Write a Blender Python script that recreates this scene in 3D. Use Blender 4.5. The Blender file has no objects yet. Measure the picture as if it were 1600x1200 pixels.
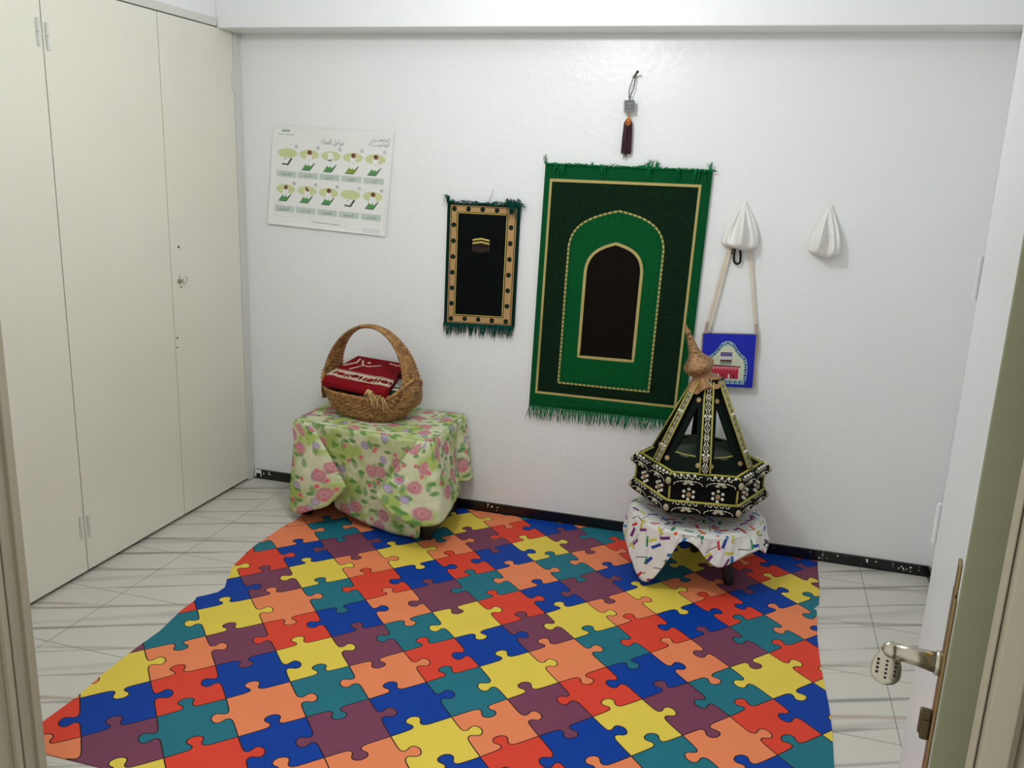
import bpy, bmesh, math, random
from mathutils import Vector, Matrix
from mathutils.geometry import delaunay_2d_cdt
PI = math.pi
SC = bpy.context.scene
COL = SC.collection

# ------------------------------------------------------------------ camera
CAM = Vector((2.4530, -3.8267, 1.6444))
YAW, PITCH, ROLL, FPX = -0.2700, -0.2441, 0.0398, 1360.12
FWD = Vector((math.sin(YAW)*math.cos(PITCH), math.cos(YAW)*math.cos(PITCH), math.sin(PITCH)))
_r = Vector((math.cos(YAW), -math.sin(YAW), 0)); _u = _r.cross(FWD)
RGT = math.cos(ROLL)*_r + math.sin(ROLL)*_u
UPV = -math.sin(ROLL)*_r + math.cos(ROLL)*_u
cd = bpy.data.cameras.new('camera'); cd.sensor_width = 36; cd.lens = FPX/1600*36; cd.clip_start = .02
cam = bpy.data.objects.new('camera', cd); COL.objects.link(cam)
cam.matrix_world = Matrix(((RGT.x, UPV.x, -FWD.x, CAM.x), (RGT.y, UPV.y, -FWD.y, CAM.y), (RGT.z, UPV.z, -FWD.z, CAM.z), (0, 0, 0, 1)))
SC.camera = cam

# ------------------------------------------------------------------ light
W = bpy.data.worlds.new('world'); SC.world = W; W.use_nodes = True
bg = W.node_tree.nodes['Background']; bg.inputs[0].default_value = (1.0, .98, .93, 1); bg.inputs[1].default_value = .92
ld = bpy.data.lights.new('room_lamp', 'POINT'); ld.energy = 32.5; ld.color = (.965, .985, 1.0); ld.shadow_soft_size = .055
lamp = bpy.data.objects.new('room_lamp', ld); lamp.location = (1.60, -1.46, 2.39); COL.objects.link(lamp)
SC.view_settings.view_transform = 'Standard'; SC.view_settings.look = 'None'
SC.view_settings.gamma = 1; SC.view_settings.use_curve_mapping = False
SC.view_settings.exposure = 0.0

# ------------------------------------------------------------------ helpers
def at(px, py, plane, val):
    """world point where the photograph's sight line through (px, py) meets x, y or z = val"""
    d = FWD + RGT*((px-800)/FPX) - UPV*((py-600)/FPX)
    k = 'xyz'.index(plane)
    return CAM + d*((val-CAM[k])/d[k])

def lin(c):
    return tuple((v/255/12.92 if v/255 <= .04045 else ((v/255+.055)/1.055)**2.4) for v in c)

class NT:
    def __init__(s, name):
        s.m = bpy.data.materials.new(name); s.m.use_nodes = True
        s.t = s.m.node_tree; s.b = s.t.nodes['Principled BSDF']
    def n(s, typ, ins=None, **kw):
        nd = s.t.nodes.new(typ)
        for k, v in kw.items(): setattr(nd, k, v)
        for k, v in (ins or {}).items():
            if hasattr(v, 'is_output'): s.t.links.new(v, nd.inputs[k])
            else: nd.inputs[k].default_value = v
        return nd
    def math(s, op, a, b=0.0, c=0.0, clamp=False):
        return s.n('ShaderNodeMath', {0: a, 1: b, 2: c}, operation=op, use_clamp=clamp).outputs[0]
    def vmath(s, op, a, b=(0, 0, 0)):
        return s.n('ShaderNodeVectorMath', {0: a, 1: b}, operation=op)
    def mix(s, f, a, b):
        nd = s.t.nodes.new('ShaderNodeMix'); nd.data_type = 'RGBA'
        for i, v in ((0, f), (6, a), (7, b)):
            if hasattr(v, 'is_output'): s.t.links.new(v, nd.inputs[i])
            else: nd.inputs[i].default_value = (tuple(v)+(1,) if i and len(v) == 3 else v)
        return nd.outputs[2]
    def ramp(s, f, stops, interp='LINEAR'):
        nd = s.n('ShaderNodeValToRGB', {0: f}); cr = nd.color_ramp; cr.interpolation = interp
        while len(cr.elements) < len(stops): cr.elements.new(.5)
        for e, (p, c) in zip(cr.elements, stops): e.position = p; e.color = tuple(c)+(1,) if len(c) == 3 else c
        return nd.outputs[0]
    def coord(s, kind='Object'): return s.n('ShaderNodeTexCoord').outputs[kind]
    def noise(s, vec, scale, detail=3, rough=.5, out='Fac'):
        return s.n('ShaderNodeTexNoise', {'Vector': vec, 'Scale': scale, 'Detail': detail, 'Roughness': rough}).outputs[out]
    def bump(s, h, strength, dist):
        nd = s.n('ShaderNodeBump', {'Height': h, 'Strength': strength, 'Distance': dist})
        s.t.links.new(nd.outputs[0], s.b.inputs['Normal'])
    def col(s, c):
        if hasattr(c, 'is_output'): s.t.links.new(c, s.b.inputs['Base Color'])
        else: s.b.inputs['Base Color'].default_value = tuple(c)+(1,)
    def set(s, **kw):
        for k, v in kw.items(): s.b.inputs[k.replace('_', ' ')].default_value = v
        return s

def plain(name, rgb, rough=.6, metal=0, var=.06, vscale=18, bump=0, bscale=60, bdist=.002, spec=.5):
    """one colour with a little wear: noise in the tone and, if asked, in the relief"""
    k = NT(name); c = lin(rgb); co = k.coord()
    if var:
        nz = k.noise(co, vscale, 4)
        k.col(k.mix(nz, tuple(v*(1-var) for v in c), tuple(min(1, v*(1+var)) for v in c)))
    else: k.col(c)
    k.set(Roughness=rough, Metallic=metal); k.b.inputs['Specular IOR Level'].default_value = spec
    if bump: k.bump(k.noise(co, bscale, 5), bump, bdist)
    return k.m

class MB:
    """collects faces, then becomes ONE mesh object"""
    def __init__(s): s.v = []; s.f = []; s.mi = []; s.uv = {}
    def add(s, vs, fs, mi=0):
        o = len(s.v); s.v += [tuple(v) for v in vs]
        for f in fs: s.f.append([i+o for i in f]); s.mi.append(mi)
        return o
    def box(s, a, b, mi=0, M=None):
        x0, y0, z0 = a; x1, y1, z1 = b
        vs = [Vector(p) for p in ((x0,y0,z0),(x1,y0,z0),(x1,y1,z0),(x0,y1,z0),(x0,y0,z1),(x1,y0,z1),(x1,y1,z1),(x0,y1,z1))]
        if M: vs = [M @ v for v in vs]
        s.add(vs, [(0,3,2,1),(4,5,6,7),(0,1,5,4),(1,2,6,5),(2,3,7,6),(3,0,4,7)], mi); return s
    def grid(s, fn, nu, nv, mi=0, cu=False, cv=False):
        vs = [fn(i/(nu if cu else nu), j/nv) for j in range(nv if cv else nv+1) for i in range(nu if cu else nu+1)]
        w = nu if cu else nu+1; h = nv if cv else nv+1
        fs = [(j*w+i, j*w+(i+1) % w, ((j+1) % h)*w+(i+1) % w, ((j+1) % h)*w+i) for j in range(nv) for i in range(nu)]
        return s.add(vs, fs, mi)
    def tube(s, path, r, n=8, mi=0, cap=True, flat=1.0, up=Vector((0, 0, 1))):
        P = [Vector(p) for p in path]; R = r if isinstance(r, (list, tuple)) else [r]*len(P)
        vs = []
        for i, p in enumerate(P):
            t = (P[min(i+1, len(P)-1)]-P[max(i-1, 0)]).normalized()
            a = t.cross(up)
            if a.length < 1e-3: a = t.cross(Vector((1, 0, 0)))
            a.normalize(); b = a.cross(t)
            vs += [p+a*math.cos(2*PI*k/n)*R[i]+b*math.sin(2*PI*k/n)*R[i]*flat for k in range(n)]
        fs = [(i*n+k, i*n+(k+1) % n, (i+1)*n+(k+1) % n, (i+1)*n+k) for i in range(len(P)-1) for k in range(n)]
        if cap: fs += [tuple(reversed(range(n))), tuple(range((len(P)-1)*n, len(P)*n))]
        s.add(vs, fs, mi); return s
    def lathe(s, prof, n=24, M=None, mi=0, cap=True):
        vs = [Vector((r*math.cos(2*PI*k/n), r*math.sin(2*PI*k/n), z)) for r, z in prof for k in range(n)]
        if M: vs = [M @ v for v in vs]
        fs = [(i*n+k, i*n+(k+1) % n, (i+1)*n+(k+1) % n, (i+1)*n+k) for i in range(len(prof)-1) for k in range(n)]
        if cap: fs += [tuple(reversed(range(n))), tuple(range((len(prof)-1)*n, len(prof)*n))]
        s.add(vs, fs, mi); return s
    def ball(s, c, r, n=10, mi=0, sq=(1, 1, 1)):
        c = Vector(c); m = max(4, n//2)
        vs = [c+Vector((0, 0, -r*sq[2]))]+[c+Vector((r*sq[0]*math.sin(PI*j/m)*math.cos(2*PI*k/n), r*sq[1]*math.sin(PI*j/m)*math.sin(2*PI*k/n), -r*sq[2]*math.cos(PI*j/m))) for j in range(1, m) for k in range(n)]+[c+Vector((0, 0, r*sq[2]))]
        fs = [(0, 1+(k+1) % n, 1+k) for k in range(n)]
        fs += [(1+j*n+k, 1+j*n+(k+1) % n, 1+(j+1)*n+(k+1) % n, 1+(j+1)*n+k) for j in range(m-2) for k in range(n)]
        e = len(vs)-1; b = 1+(m-2)*n
        fs += [(b+k, b+(k+1) % n, e) for k in range(n)]
        s.add(vs, fs, mi); return s
    def obj(s, name, mats, parent=None, smooth=False, bevel=0, solid=0, off=-1, recalc=True, angle=None):
        me = bpy.data.meshes.new(name); me.from_pydata(s.v, [], s.f)
        for m in (mats if isinstance(mats, (list, tuple)) else [mats]): me.materials.append(m)
        me.polygons.foreach_set('material_index', s.mi)
        if s.uv:
            ul = me.uv_layers.new(name='cloth')
            for lp in me.loops: ul.data[lp.index].uv = s.uv.get(lp.vertex_index, (0, 0))
        if recalc:
            bm = bmesh.new(); bm.from_mesh(me); bmesh.ops.recalc_face_normals(bm, faces=bm.faces); bm.to_mesh(me); bm.free()
        if smooth:
            me.polygons.foreach_set('use_smooth', [True]*len(me.polygons))
        o = bpy.data.objects.new(name, me); COL.objects.link(o)
        if parent: o.parent = parent
        if bevel:
            b = o.modifiers.new('bevel', 'BEVEL'); b.width = bevel; b.segments = 2; b.limit_method = 'ANGLE'
        if solid:
            b = o.modifiers.new('thickness', 'SOLIDIFY'); b.thickness = solid; b.offset = off
        if smooth and angle:
            me.set_sharp_from_angle(angle=math.radians(angle))
        me.update()
        return o

def tag(o, label, cat=None, group=None, kind=None):
    o['label'] = label
    if cat: o['category'] = cat
    if group: o['group'] = group
    if kind: o['kind'] = kind
    return o

def empty(name, loc, rz=0, rot=None):
    o = bpy.data.objects.new(name, None); o.empty_display_size = .05; COL.objects.link(o)
    o.location = loc; o.rotation_euler = rot or (0, 0, rz); return o

def cat_rom(P, n, closed=False):
    P = [Vector(p) for p in P]; out = []; m = len(P)
    rng = range(m if closed else m-1)
    for i in rng:
        g = (lambda k: P[k % m]) if closed else (lambda k: P[max(0, min(m-1, k))])
        a, b, c, d = g(i-1), g(i), g(i+1), g(i+2)
        for k in range(n):
            t = k/n
            out.append(.5*((2*b)+(c-a)*t+(2*a-5*b+4*c-d)*t*t+(3*b-a-3*c+d)*t**3))
    if not closed: out.append(P[-1])
    return out

def printed(layers, mp, gridpts=(), eps=1e-6):
    """flat print: layers of (polygon, material index), the first is the outline and a later one
    covers the earlier; mp(u, v) puts a print point in space. Returns an MB."""
    vs = []; fs = []
    for poly, mi in layers:
        A = sum(poly[i][0]*poly[(i+1) % len(poly)][1]-poly[(i+1) % len(poly)][0]*poly[i][1] for i in range(len(poly)))
        q = list(poly) if A > 0 else list(reversed(poly))
        fs.append(list(range(len(vs), len(vs)+len(q)))); vs += [Vector((p[0], p[1])) for p in q]
    vs += [Vector((p[0], p[1])) for p in gridpts]
    ov, oe, of, _a, _b, og = delaunay_2d_cdt(vs, [], fs, 1, eps)
    mb = MB(); faces = []; mi = []
    for f, g in zip(of, og):
        if 0 in g and len(f) > 2: faces.append(list(f)); mi.append(layers[max(g)][1])
    mb.v = [tuple(mp(p[0], p[1])) for p in ov]; mb.f = faces; mb.mi = mi
    used = sorted({i for f in faces for i in f}); re = {k: i for i, k in enumerate(used)}
    mb.v = [mb.v[k] for k in used]; mb.f = [[re[i] for i in f] for f in faces]
    mb.flat = [tuple(ov[k]) for k in used]
    return mb

def stroke(path, w, closed=False):
    """list of quads along a 2-D polyline"""
    P = [Vector(p) for p in path]; n = len(P); L = []; R = []
    for i in range(n):
        a = P[(i-1) % n] if closed or i else P[i]; b = P[(i+1) % n] if closed or i < n-1 else P[i]
        t = (b-a).normalized(); q = Vector((-t.y, t.x))*w
        L.append(P[i]+q); R.append(P[i]-q)
    return [[tuple(L[i]), tuple(R[i]), tuple(R[(i+1) % n]), tuple(L[(i+1) % n])] for i in range(n if closed else n-1)]

def rect(x0, y0, x1, y1): return [(x0, y0), (x1, y0), (x1, y1), (x0, y1)]
def ell(cx, cy, rx, ry, n=20, a0=0): return [(cx+rx*math.cos(a0+2*PI*k/n), cy+ry*math.sin(a0+2*PI*k/n)) for k in range(n)]

RND = random.Random(7)


# ------------------------------------------------------------------ setting materials
def wall_paint():
    k = NT('white_gloss_paint'); co = k.coord()
    k.col(k.mix(k.noise(co, 2.2, 3), lin((234, 237, 238)), lin((240, 242, 242))))
    k.set(Roughness=.34); k.b.inputs['Specular IOR Level'].default_value = .45
    h = k.math('ADD', k.noise(co, 28, 4), k.math('MULTIPLY', k.noise(co, 5, 2), 1.5))
    k.bump(h, .32, .006); return k.m

def marble():
    k = NT('veined_tile'); co = k.coord()
    def band(rot, scale, dist, width, seed):
        mp = k.n('ShaderNodeMapping', {'Vector': co, 'Rotation': (0, 0, math.radians(rot)), 'Location': (seed, seed*.7, 0)}).outputs[0]
        st = k.n('ShaderNodeMapping', {'Vector': mp, 'Scale': (.9, 3, 1)}).outputs[0]
        wv = k.n('ShaderNodeSeparateXYZ', {0: mp}).outputs[1]
        nz = k.noise(st, 1.7, 4, .55)
        y = k.math('MULTIPLY', k.math('ADD', wv, k.math('MULTIPLY', k.math('SUBTRACT', nz, .5), dist)), scale)
        fr = k.math('ABSOLUTE', k.math('SUBTRACT', k.math('FRACT', y), .5))
        br = k.noise(k.n('ShaderNodeMapping', {'Vector': mp, 'Scale': (1.2, 5, 1)}).outputs[0], 1.6, 2)
        wd = k.math('MULTIPLY', k.math('MULTIPLY', br, br), width*4)
        ln = k.math('SUBTRACT', 1.0, k.math('DIVIDE', fr, wd), clamp=True)
        return k.math('MULTIPLY', ln, k.math('MULTIPLY', k.math('SUBTRACT', br, .18, clamp=True), 1.9), clamp=True)
    a = band(-23, 6.6, .035, .062, .13); b = band(-27, 3.1, .05, .075, 1.37); c = band(-17, 3.4, .06, .036, 2.2)
    base = k.mix(k.noise(co, 5, 4), lin((206, 203, 192)), lin((220, 217, 207)))
    x = k.mix(k.math('MULTIPLY', a, .95), base, lin((112, 114, 114)))
    x = k.mix(k.math('MULTIPLY', c, .75), x, lin((150, 118, 98)))
    x = k.mix(k.math('MULTIPLY', b, .45), x, lin((128, 128, 126)))
    sp = k.n('ShaderNodeSeparateXYZ', {0: co})
    def grout(o, first, pitch):
        f = k.math('FRACT', k.math('DIVIDE', k.math('SUBTRACT', o, first), pitch))
        d = k.math('MULTIPLY', k.math('MINIMUM', f, k.math('SUBTRACT', 1.0, f)), pitch)
        return k.math('LESS_THAN', d, .0017)
    g = k.math('MAXIMUM', grout(sp.outputs[0], .233, .397), grout(sp.outputs[1], -.180, .3705))
    x = k.mix(k.math('MULTIPLY', g, .75), x, lin((105, 104, 98)))
    k.col(x); k.set(Roughness=.28)
    k.bump(k.math('SUBTRACT', 1.0, g), .2, .002)
    return k.m

M_wall = wall_paint(); M_floor = marble()
M_ceil = plain('ceiling_paint', (240, 240, 238), .7)
M_cream = plain('cream_gloss_paint', (230, 229, 215), .38, var=.04, vscale=3, bump=.12, bscale=25, bdist=.003)
M_frame = plain('white_gloss_frame', (214, 215, 208), .35, var=.04, vscale=5, bump=.15, bscale=30, bdist=.003)
M_leaf = plain('door_white_paint', (214, 218, 220), .35, var=.04, vscale=5, bump=.15, bscale=30, bdist=.003)
M_black = plain('black_glazed_skirting', (12, 12, 13), .25, var=.3, vscale=60)
M_casing = plain('aged_cream_paint', (166, 160, 140), .5, var=.06, vscale=4)
M_edge = plain('greenish_cream_edge', (146, 148, 120), .5, var=.05, vscale=6)
M_brass = plain('dull_brass', (150, 128, 88), .35, 1, .15, 60)
M_nickel = plain('worn_nickel', (176, 172, 156), .28, 1, .12, 40)
M_dark = plain('dark_hole', (28, 26, 24), .7)
M_scrape = plain('white_plaster_smear', (232, 232, 230), .6)

H, WX = 2.20, 3.2942
# ------------------------------------------------------------------ room shell
def struct(name, mb, mats, label, cat, **kw):
    o = mb.obj(name, mats, **kw); return tag(o, label, cat, kind='structure')

m = MB(); m.box((-.65, -4.6, -.1), (WX+.15, .15, 0)); struct('floor', m, M_floor, 'pale marble-look floor tiles with grey and brown veins', 'floor')
m = MB(); m.box((-.65, -2.25, 2.72), (WX+.15, .15, 2.82)); struct('ceiling', m, M_ceil, 'plain white ceiling over the small room', 'ceiling')
m = MB(); m.box((-.65, 0, 0), (WX+.15, .12, 2.72)); struct('wall_back', m, M_wall, 'glossy white back wall hung with prayer rugs', 'wall')
m = MB(); m.box((-.65, -2.25, 2.2405), (0, 0, 2.72)); m.box((-.67, -2.25, 0), (-.64, 0, 2.72)); m.box((-.62, -2.25, 0), (0, -1.83, 2.2405))
struct('wall_left', m, M_wall, 'white wall band above the built-in wardrobe doors', 'wall')
m = MB(); m.box((WX, -2.25, 0), (WX+.12, 0, 2.72)); struct('wall_right', m, M_wall, 'white right-hand wall mostly hidden by the open door', 'wall')
m = MB(); m.box((-.62, -2.40, 0), (.735, -2.25, 2.72)); m.box((2.90, -2.40, 0), (WX, -2.25, 2.72)); m.box((.735, -2.40, 2.2), (2.90, -2.25, 2.72))
struct('wall_front', m, M_wall, 'white front wall around the wide doorway', 'wall')
m = MB(); m.box((0, -.18, H), (WX, 0, 2.72)); struct('trim_1', m, M_wall, 'white ceiling beam along the top of the back wall', 'beam', bevel=.004)

# skirting: separate black tiles in one run, chipped paint on top
m = MB(); x = .012; n = 0
while x < WX-.005:
    x1 = min(x+[.70, .72, .715, .71][n % 4], WX-.004)
    m.box((x, -.012, .001), (x1-.0025, .0, .049)); x = x1; n += 1
for i in range(46):
    px = WX-.02-abs(RND.gauss(0, .25)) if i < 26 else RND.choice((.05+RND.random()*.05, 1.32+RND.gauss(0, .02), 2.03+RND.gauss(0, .015), RND.random()*3.2))
    if not .02 < px < WX-.01: continue
    pz = .012+RND.random()*.03; s = .002+RND.random()*.006
    m.box((px, -.0127, pz), (px+s, -.0119, pz+s*RND.uniform(.3, 1.6)), 1)
m.box((.012, -.0135, .012), (.05, -.0118, .0495), 1); m.box((.02, -.0137, .002), (.045, -.0119, .03), 0)
struct('baseboard_back', m, [M_black, M_scrape], 'low black tiled skirting along the back wall', 'baseboard')
m = MB(); m.box((WX-.012, -2.25, .001), (WX, -.012, .049)); struct('baseboard_right', m, M_black, 'low black tiled skirting along the right wall', 'baseboard')

# doorway: left jamb with its mouldings
m = MB()
m.box((.735, -2.40, 0), (.772, -2.25, 2.2)); m.box((.60, -2.262, 0), (.783, -2.238, 2.2)); m.box((.772, -2.30, 0), (.778, -2.285, 2.2))
m.box((.772, -2.33, 0), (.790, -2.315, 2.2)); m.box((.60, -2.43, 0), (.765, -2.40, 2.2))
struct('trim_2', m, M_casing, 'cream moulded door jamb at the left side of the doorway', 'door jamb', bevel=.004)
m = MB()
a = at(1539, 1060, 'y', -3.07)
m.box((a.x, -3.075, 0), (a.x+.003, -3.06, 2.3)); m.box((a.x+.004, -3.085, 0), (a.x+.026, -3.06, 2.3)); m.box((a.x+.026, -3.075, 0), (a.x+.034, -3.06, 2.3)); m.box((a.x+.034, -3.095, 0), (2.95, -3.06, 2.3))
struct('trim_3', m, M_casing, 'cream moulded door casing beside the open door edge', 'door casing', bevel=.003)
m = MB(); m.box((2.95, -4.6, 0), (3.05, -2.40, 2.6)); struct('wall_hall', m, M_wall, 'hall wall behind the open door', 'wall')

# ------------------------------------------------------------------ room door standing open towards the hall
HG = Vector((2.812, -2.205)); FE = Vector((2.684, -2.915)); du = (FE-HG); LL = du.length; du.normalize(); dn = Vector((du.y, -du.x))
if dn.x < 0: dn = -dn
door = empty('door_1', (HG.x, HG.y, 0)); door.rotation_euler = (0, 0, math.atan2(du.y, du.x))
tag(door, 'white painted room door standing open, hinged beside the right wall', 'door', kind='structure')
# local frame: x runs from the hinges to the free edge, +y to the left (room side seen from the hall), z up
sg = 1 if Vector((-math.sin(door.rotation_euler.z), math.cos(door.rotation_euler.z))).dot(dn) < 0 else -1
def DB(m, x0, x1, y0, y1, z0, z1, mi=0):
    y0, y1 = sorted((y0*sg, y1*sg)); m.box((x0, y0, z0), (x1, y1, z1), mi)
m = MB(); DB(m, 0, LL-.004, -.040, 0, .008, 2.12); m.obj('leaf', M_leaf, door, bevel=.003)
m = MB(); DB(m, LL-.0038, LL, -.044, -.0005, .008, 2.12); DB(m, LL-.012, LL-.001, -.056, -.044, .008, 2.12); m.obj('edge_lipping', M_edge, door, bevel=.0015)
hz = at(1470, 1045, 'y', -2.90).z
m = MB(); DB(m, LL-.044, LL-.006, .0002, .0035, hz-.20, hz+.085); DB(m, LL-.036, LL-.014, .0002, .0035, hz+.085, hz+.12); m.obj('lock_plate', M_brass, door, bevel=.001)
# lever
lv = MB()
def DP(x, y, z): return Vector((x, y*sg, z))
lx = LL-.026
lv.tube([DP(lx, .003, hz), DP(lx, .009, hz)], .0135, 20); lv.tube([DP(lx, .009, hz), DP(lx, .030, hz+.001), DP(lx, .050, hz+.001)], [.0115, .0098, .0090], 20)
lv.ball(DP(lx, .053, hz+.001), .0102, 16)
LD, LN = (.62, -.785), (.785, .62)      # the spade-shaped grip points out and down
def grip(u, w, n): return DP(lx+.001+LD[0]*(.036*u)+LN[0]*n, .0555+w, hz-.001+LD[1]*(.036*u)+LN[1]*n)
def gw(u): return .0095+.0060*math.sin(min(1, u*2)*PI/2) if u < .62 else .0155*math.sqrt(max(0, 1-((u-.62)/.38)**2))
lv.grid(lambda u, v: grip(u, gw(u)*math.cos(v*2*PI), .0042*math.sin(v*2*PI)*(1 if u < .9 else .6)), 20, 24, 0, cv=True)
o = lv.obj('lever_handle', M_nickel, door, smooth=True)
for yy in (-.009, 0, .009):
    for k in range(5):
        u = .30+.125*k
        if yy and k == 4: continue
        m = MB(); m.ball(grip(u, yy*(1 if u < .7 else .8), .0036), .0017, 8); m.obj('perforation', M_dark, o)
m = MB(); DB(m, LL-.033, LL-.019, .0035, .013, hz-.092, hz-.068); DB(m, LL-.031, LL-.021, .0035, .0155, hz-.087, hz-.058); m.obj('thumb_turn', plain('dark_bronze', (92, 80, 58), .45, .8, .2), door, bevel=.002)
for z in (at(1530, 470, 'y', HG.y).z, at(1466, 850, 'y', HG.y).z):
    m = MB(); m.tube([DP(-.004, .004, z), DP(-.004, .004, z+.075)], .0042, 10); m.obj('hinge', M_leaf, door)

# ------------------------------------------------------------------ built-in wardrobe
wr = empty('built_in_wardrobe', (0, -.9, 0)); tag(wr, 'built-in wardrobe with three flat cream-painted doors', 'wardrobe')
def wob(mb, name, mats, parent, **kw):
    o = mb.obj(name, mats, parent, **kw); o.matrix_parent_inverse = Matrix.Translation(-Vector((0, -.9, 0))); return o
m = MB(); m.box((-.60, -1.82, .002), (-.03, -.002, 2.2)); wob(m, 'carcass', plain('wardrobe_gap_shade', (70, 66, 58), .8), wr)  # dark colour paints in the shade seen through the door gaps
m = MB(); m.box((-.03, -.058, .004), (.006, -.001, 2.2)); m.box((-.03, -1.828, .004), (.004, -1.79, 2.2)); m.box((-.03, -1.828, 2.2055), (.006, -.185, 2.2395)); m.box((-.03, -.185, 2.2055), (.0, -.18, 2.2395))
wob(m, 'door_frame', M_frame, wr, bevel=.002)
HINGES = []
def wdoor(y0, y1, hinge_y, hz_):
    m = MB(); m.box((-.022, y0+.0024, .017), (.002, y1-.0024, 2.2015)); d = wob(m, 'door', M_cream, wr, bevel=.0015)
    for z in hz_:
        h = MB(); h.tube([(.006, hinge_y, z-.045), (.006, hinge_y, z-.001)], .006, 10); h.tube([(.006, hinge_y, z+.001), (.006, hinge_y, z+.045)], .006, 10)
        h.box((.0005, hinge_y-.009, z-.03), (.0035, hinge_y+.009, z+.03))
        h.obj('hinge', M_frame, d, smooth=False)
    return d
zt = at(62, 50, 'x', 0).z; zb_ = at(128, 822, 'x', 0).z
d1 = wdoor(-1.79, -1.2035, -1.2035-.022, (zt, zb_))
d2 = wdoor(-1.2035, -.5887, -1.2035+.018, (zt-.01, zb_-.01))
d3 = wdoor(-.5887, -.058, -.072, (at(355, 125, 'x', 0).z, at(380, 690, 'x', 0).z))
p = at(279, 439, 'x', 0); m = MB(); m.tube([(.002, p.y, p.z), (.010, p.y, p.z)], .011, 16, up=Vector((0, 1, 0))); m.tube([(.010, p.y, p.z), (.024, p.y, p.z)], .0025, 8)
kl = m.obj('key_lock', M_nickel, d3)
q = at(287, 438, 'x', 0.02); m = MB(); ring = [(.02+.004*math.sin(t*2*PI), p.y+.019+.016*math.cos(t*2*PI), p.z+.003+.016*math.sin(t*2*PI)) for t in [i/20 for i in range(21)]]
m.tube(ring, .0016, 6, cap=False); m.obj('key_ring', M_nickel, d3)
for (a_, b_, r) in ((279, 386, .006), (277, 528, .005), (277, 543, .004), (281, 432, .003), (283, 449, .004), (291, 810, .004)):
    c = at(a_, b_, 'x', .002); m = MB(); m.tube([(.0012, c.y, c.z), (.0028, c.y, c.z)], r, 10, up=Vector((0, 1, 0)))
    m.obj('screw_hole', M_dark, d3)

# ------------------------------------------------------------------ puzzle-print vinyl mat
def corner(i, j):
    return Vector((1.68416+.13455*i+.14118*j-.00068*i*i+.00051*i*j-.00004*j*j, -1.31849+.14422*i-.14571*j-.00042*i*i+.001*i*j-.00046*j*j))
ROWS = {  # first piece, colours, which way each piece's upper and right-hand knob points
 -7: (-3, 'TOTOPB', 'uuuuuu', 'lrlrrl'), -6: (-4, 'YRBPBTYOT', 'uuuduuuuu', 'rrlrrlrll'),
 -5: (-5, 'RBPYOYOPRBO', 'uuuudududuu', 'lrlrrrrlllr'), -4: (-5, 'TYOTRBRBYPTYP', 'uuuuududuuuuu', 'lrrllrlrrlrrr'),
 -3: (-7, 'OYOPRBOPTOTORBTBB', 'uududduuuuuduuuuu', 'rrrllrlllrlrlrrrr'), -2: (-7, 'RBRBYPTYRBPBTYOBP', 'ududuudduuduuuuuu', 'lrlrrllrrlrrlrrlr'),
 -1: (-7, 'OPTOTORBPYOYOPRBP', 'uuuuududuudududuu', 'lllrlrlrlrrrrrllr'), 0: (-6, 'YRBPBTYOTRBRBYP', 'uuuduuuuuududuu', 'rrlrrlrrllrlrrr'),
 1: (-4, 'OOYOPRBOPTOT', 'udududduuuuu', 'rrrrllrllllr'), 2: (-3, 'TBRBYPTYRB', 'uuuduudduu', 'rrlrrllrrr'),
 3: (-1, 'TOTORBY', 'uuududu', 'rllrlrr'), 4: (1, 'PBTY', 'uuuu', 'rrrr')}
CC = {}; TOPD = {}; RIT = {}
for j, (i0, c, tp, rt) in ROWS.items():
    for k in range(len(c)): CC[(i0+k, j)] = c[k]; TOPD[(i0+k, j)] = tp[k]; RIT[(i0+k, j)] = rt[k]
KNOB = [(.0, 0), (.2, .004), (.31, .012), (.365, .03), (.385, .075), (.365, .125), (.335, .175), (.345, .235), (.40, .275), (.47, .282), (.535, .255), (.565, .205), (.55, .15), (.525, .105), (.52, .06), (.55, .022), (.62, .004), (.78, 0), (1, 0)]
def knob_edge(a, b, side, flip):
    t = b-a; n = Vector((-t.y, t.x))*side
    K = [(1-x, y) for x, y in reversed(KNOB)] if flip else KNOB
    return [Vector((p.x, p.y)) for p in cat_rom([Vector((*(a+t*x+n*y), 0)) for x, y in K], 3)]
MATC = {'Y': (232, 207, 82), 'O': (238, 138, 92), 'B': (2, 62, 158), 'T': (34, 116, 132), 'P': (122, 66, 90), 'R': (224, 70, 50)}
CK = 'YOBTPR'
outl = [(.472, -.10), (.50, -.02), (2.836, -.016), (2.832, -.12), (2.831, -.244), (2.829, -.322), (2.82, -.441), (2.797, -.483), (2.809, -.499), (2.8, -.73), (2.801, -.918), (2.808, -1.045), (2.814, -1.16), (2.815, -1.287), (2.809, -1.469), (2.806, -1.8), (2.80, -2.12),
        (.565, -2.14), (.56, -2.03), (.562, -1.894), (.549, -1.769), (.544, -1.595), (.547, -1.481), (.526, -1.338), (.526, -1.25), (.516, -1.227), (.545, -1.196), (.568, -1.165), (.57, -1.124), (.555, -1.09), (.54, -1.065), (.529, -1.027), (.494, -.961), (.486, -.887), (.472, -.80), (.468, -.737), (.473, -.656), (.475, -.534), (.483, -.48), (.491, -.449)]
layers = [(outl, 2)]; lines = []; rj = random.Random(3)
edges = {}
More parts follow.
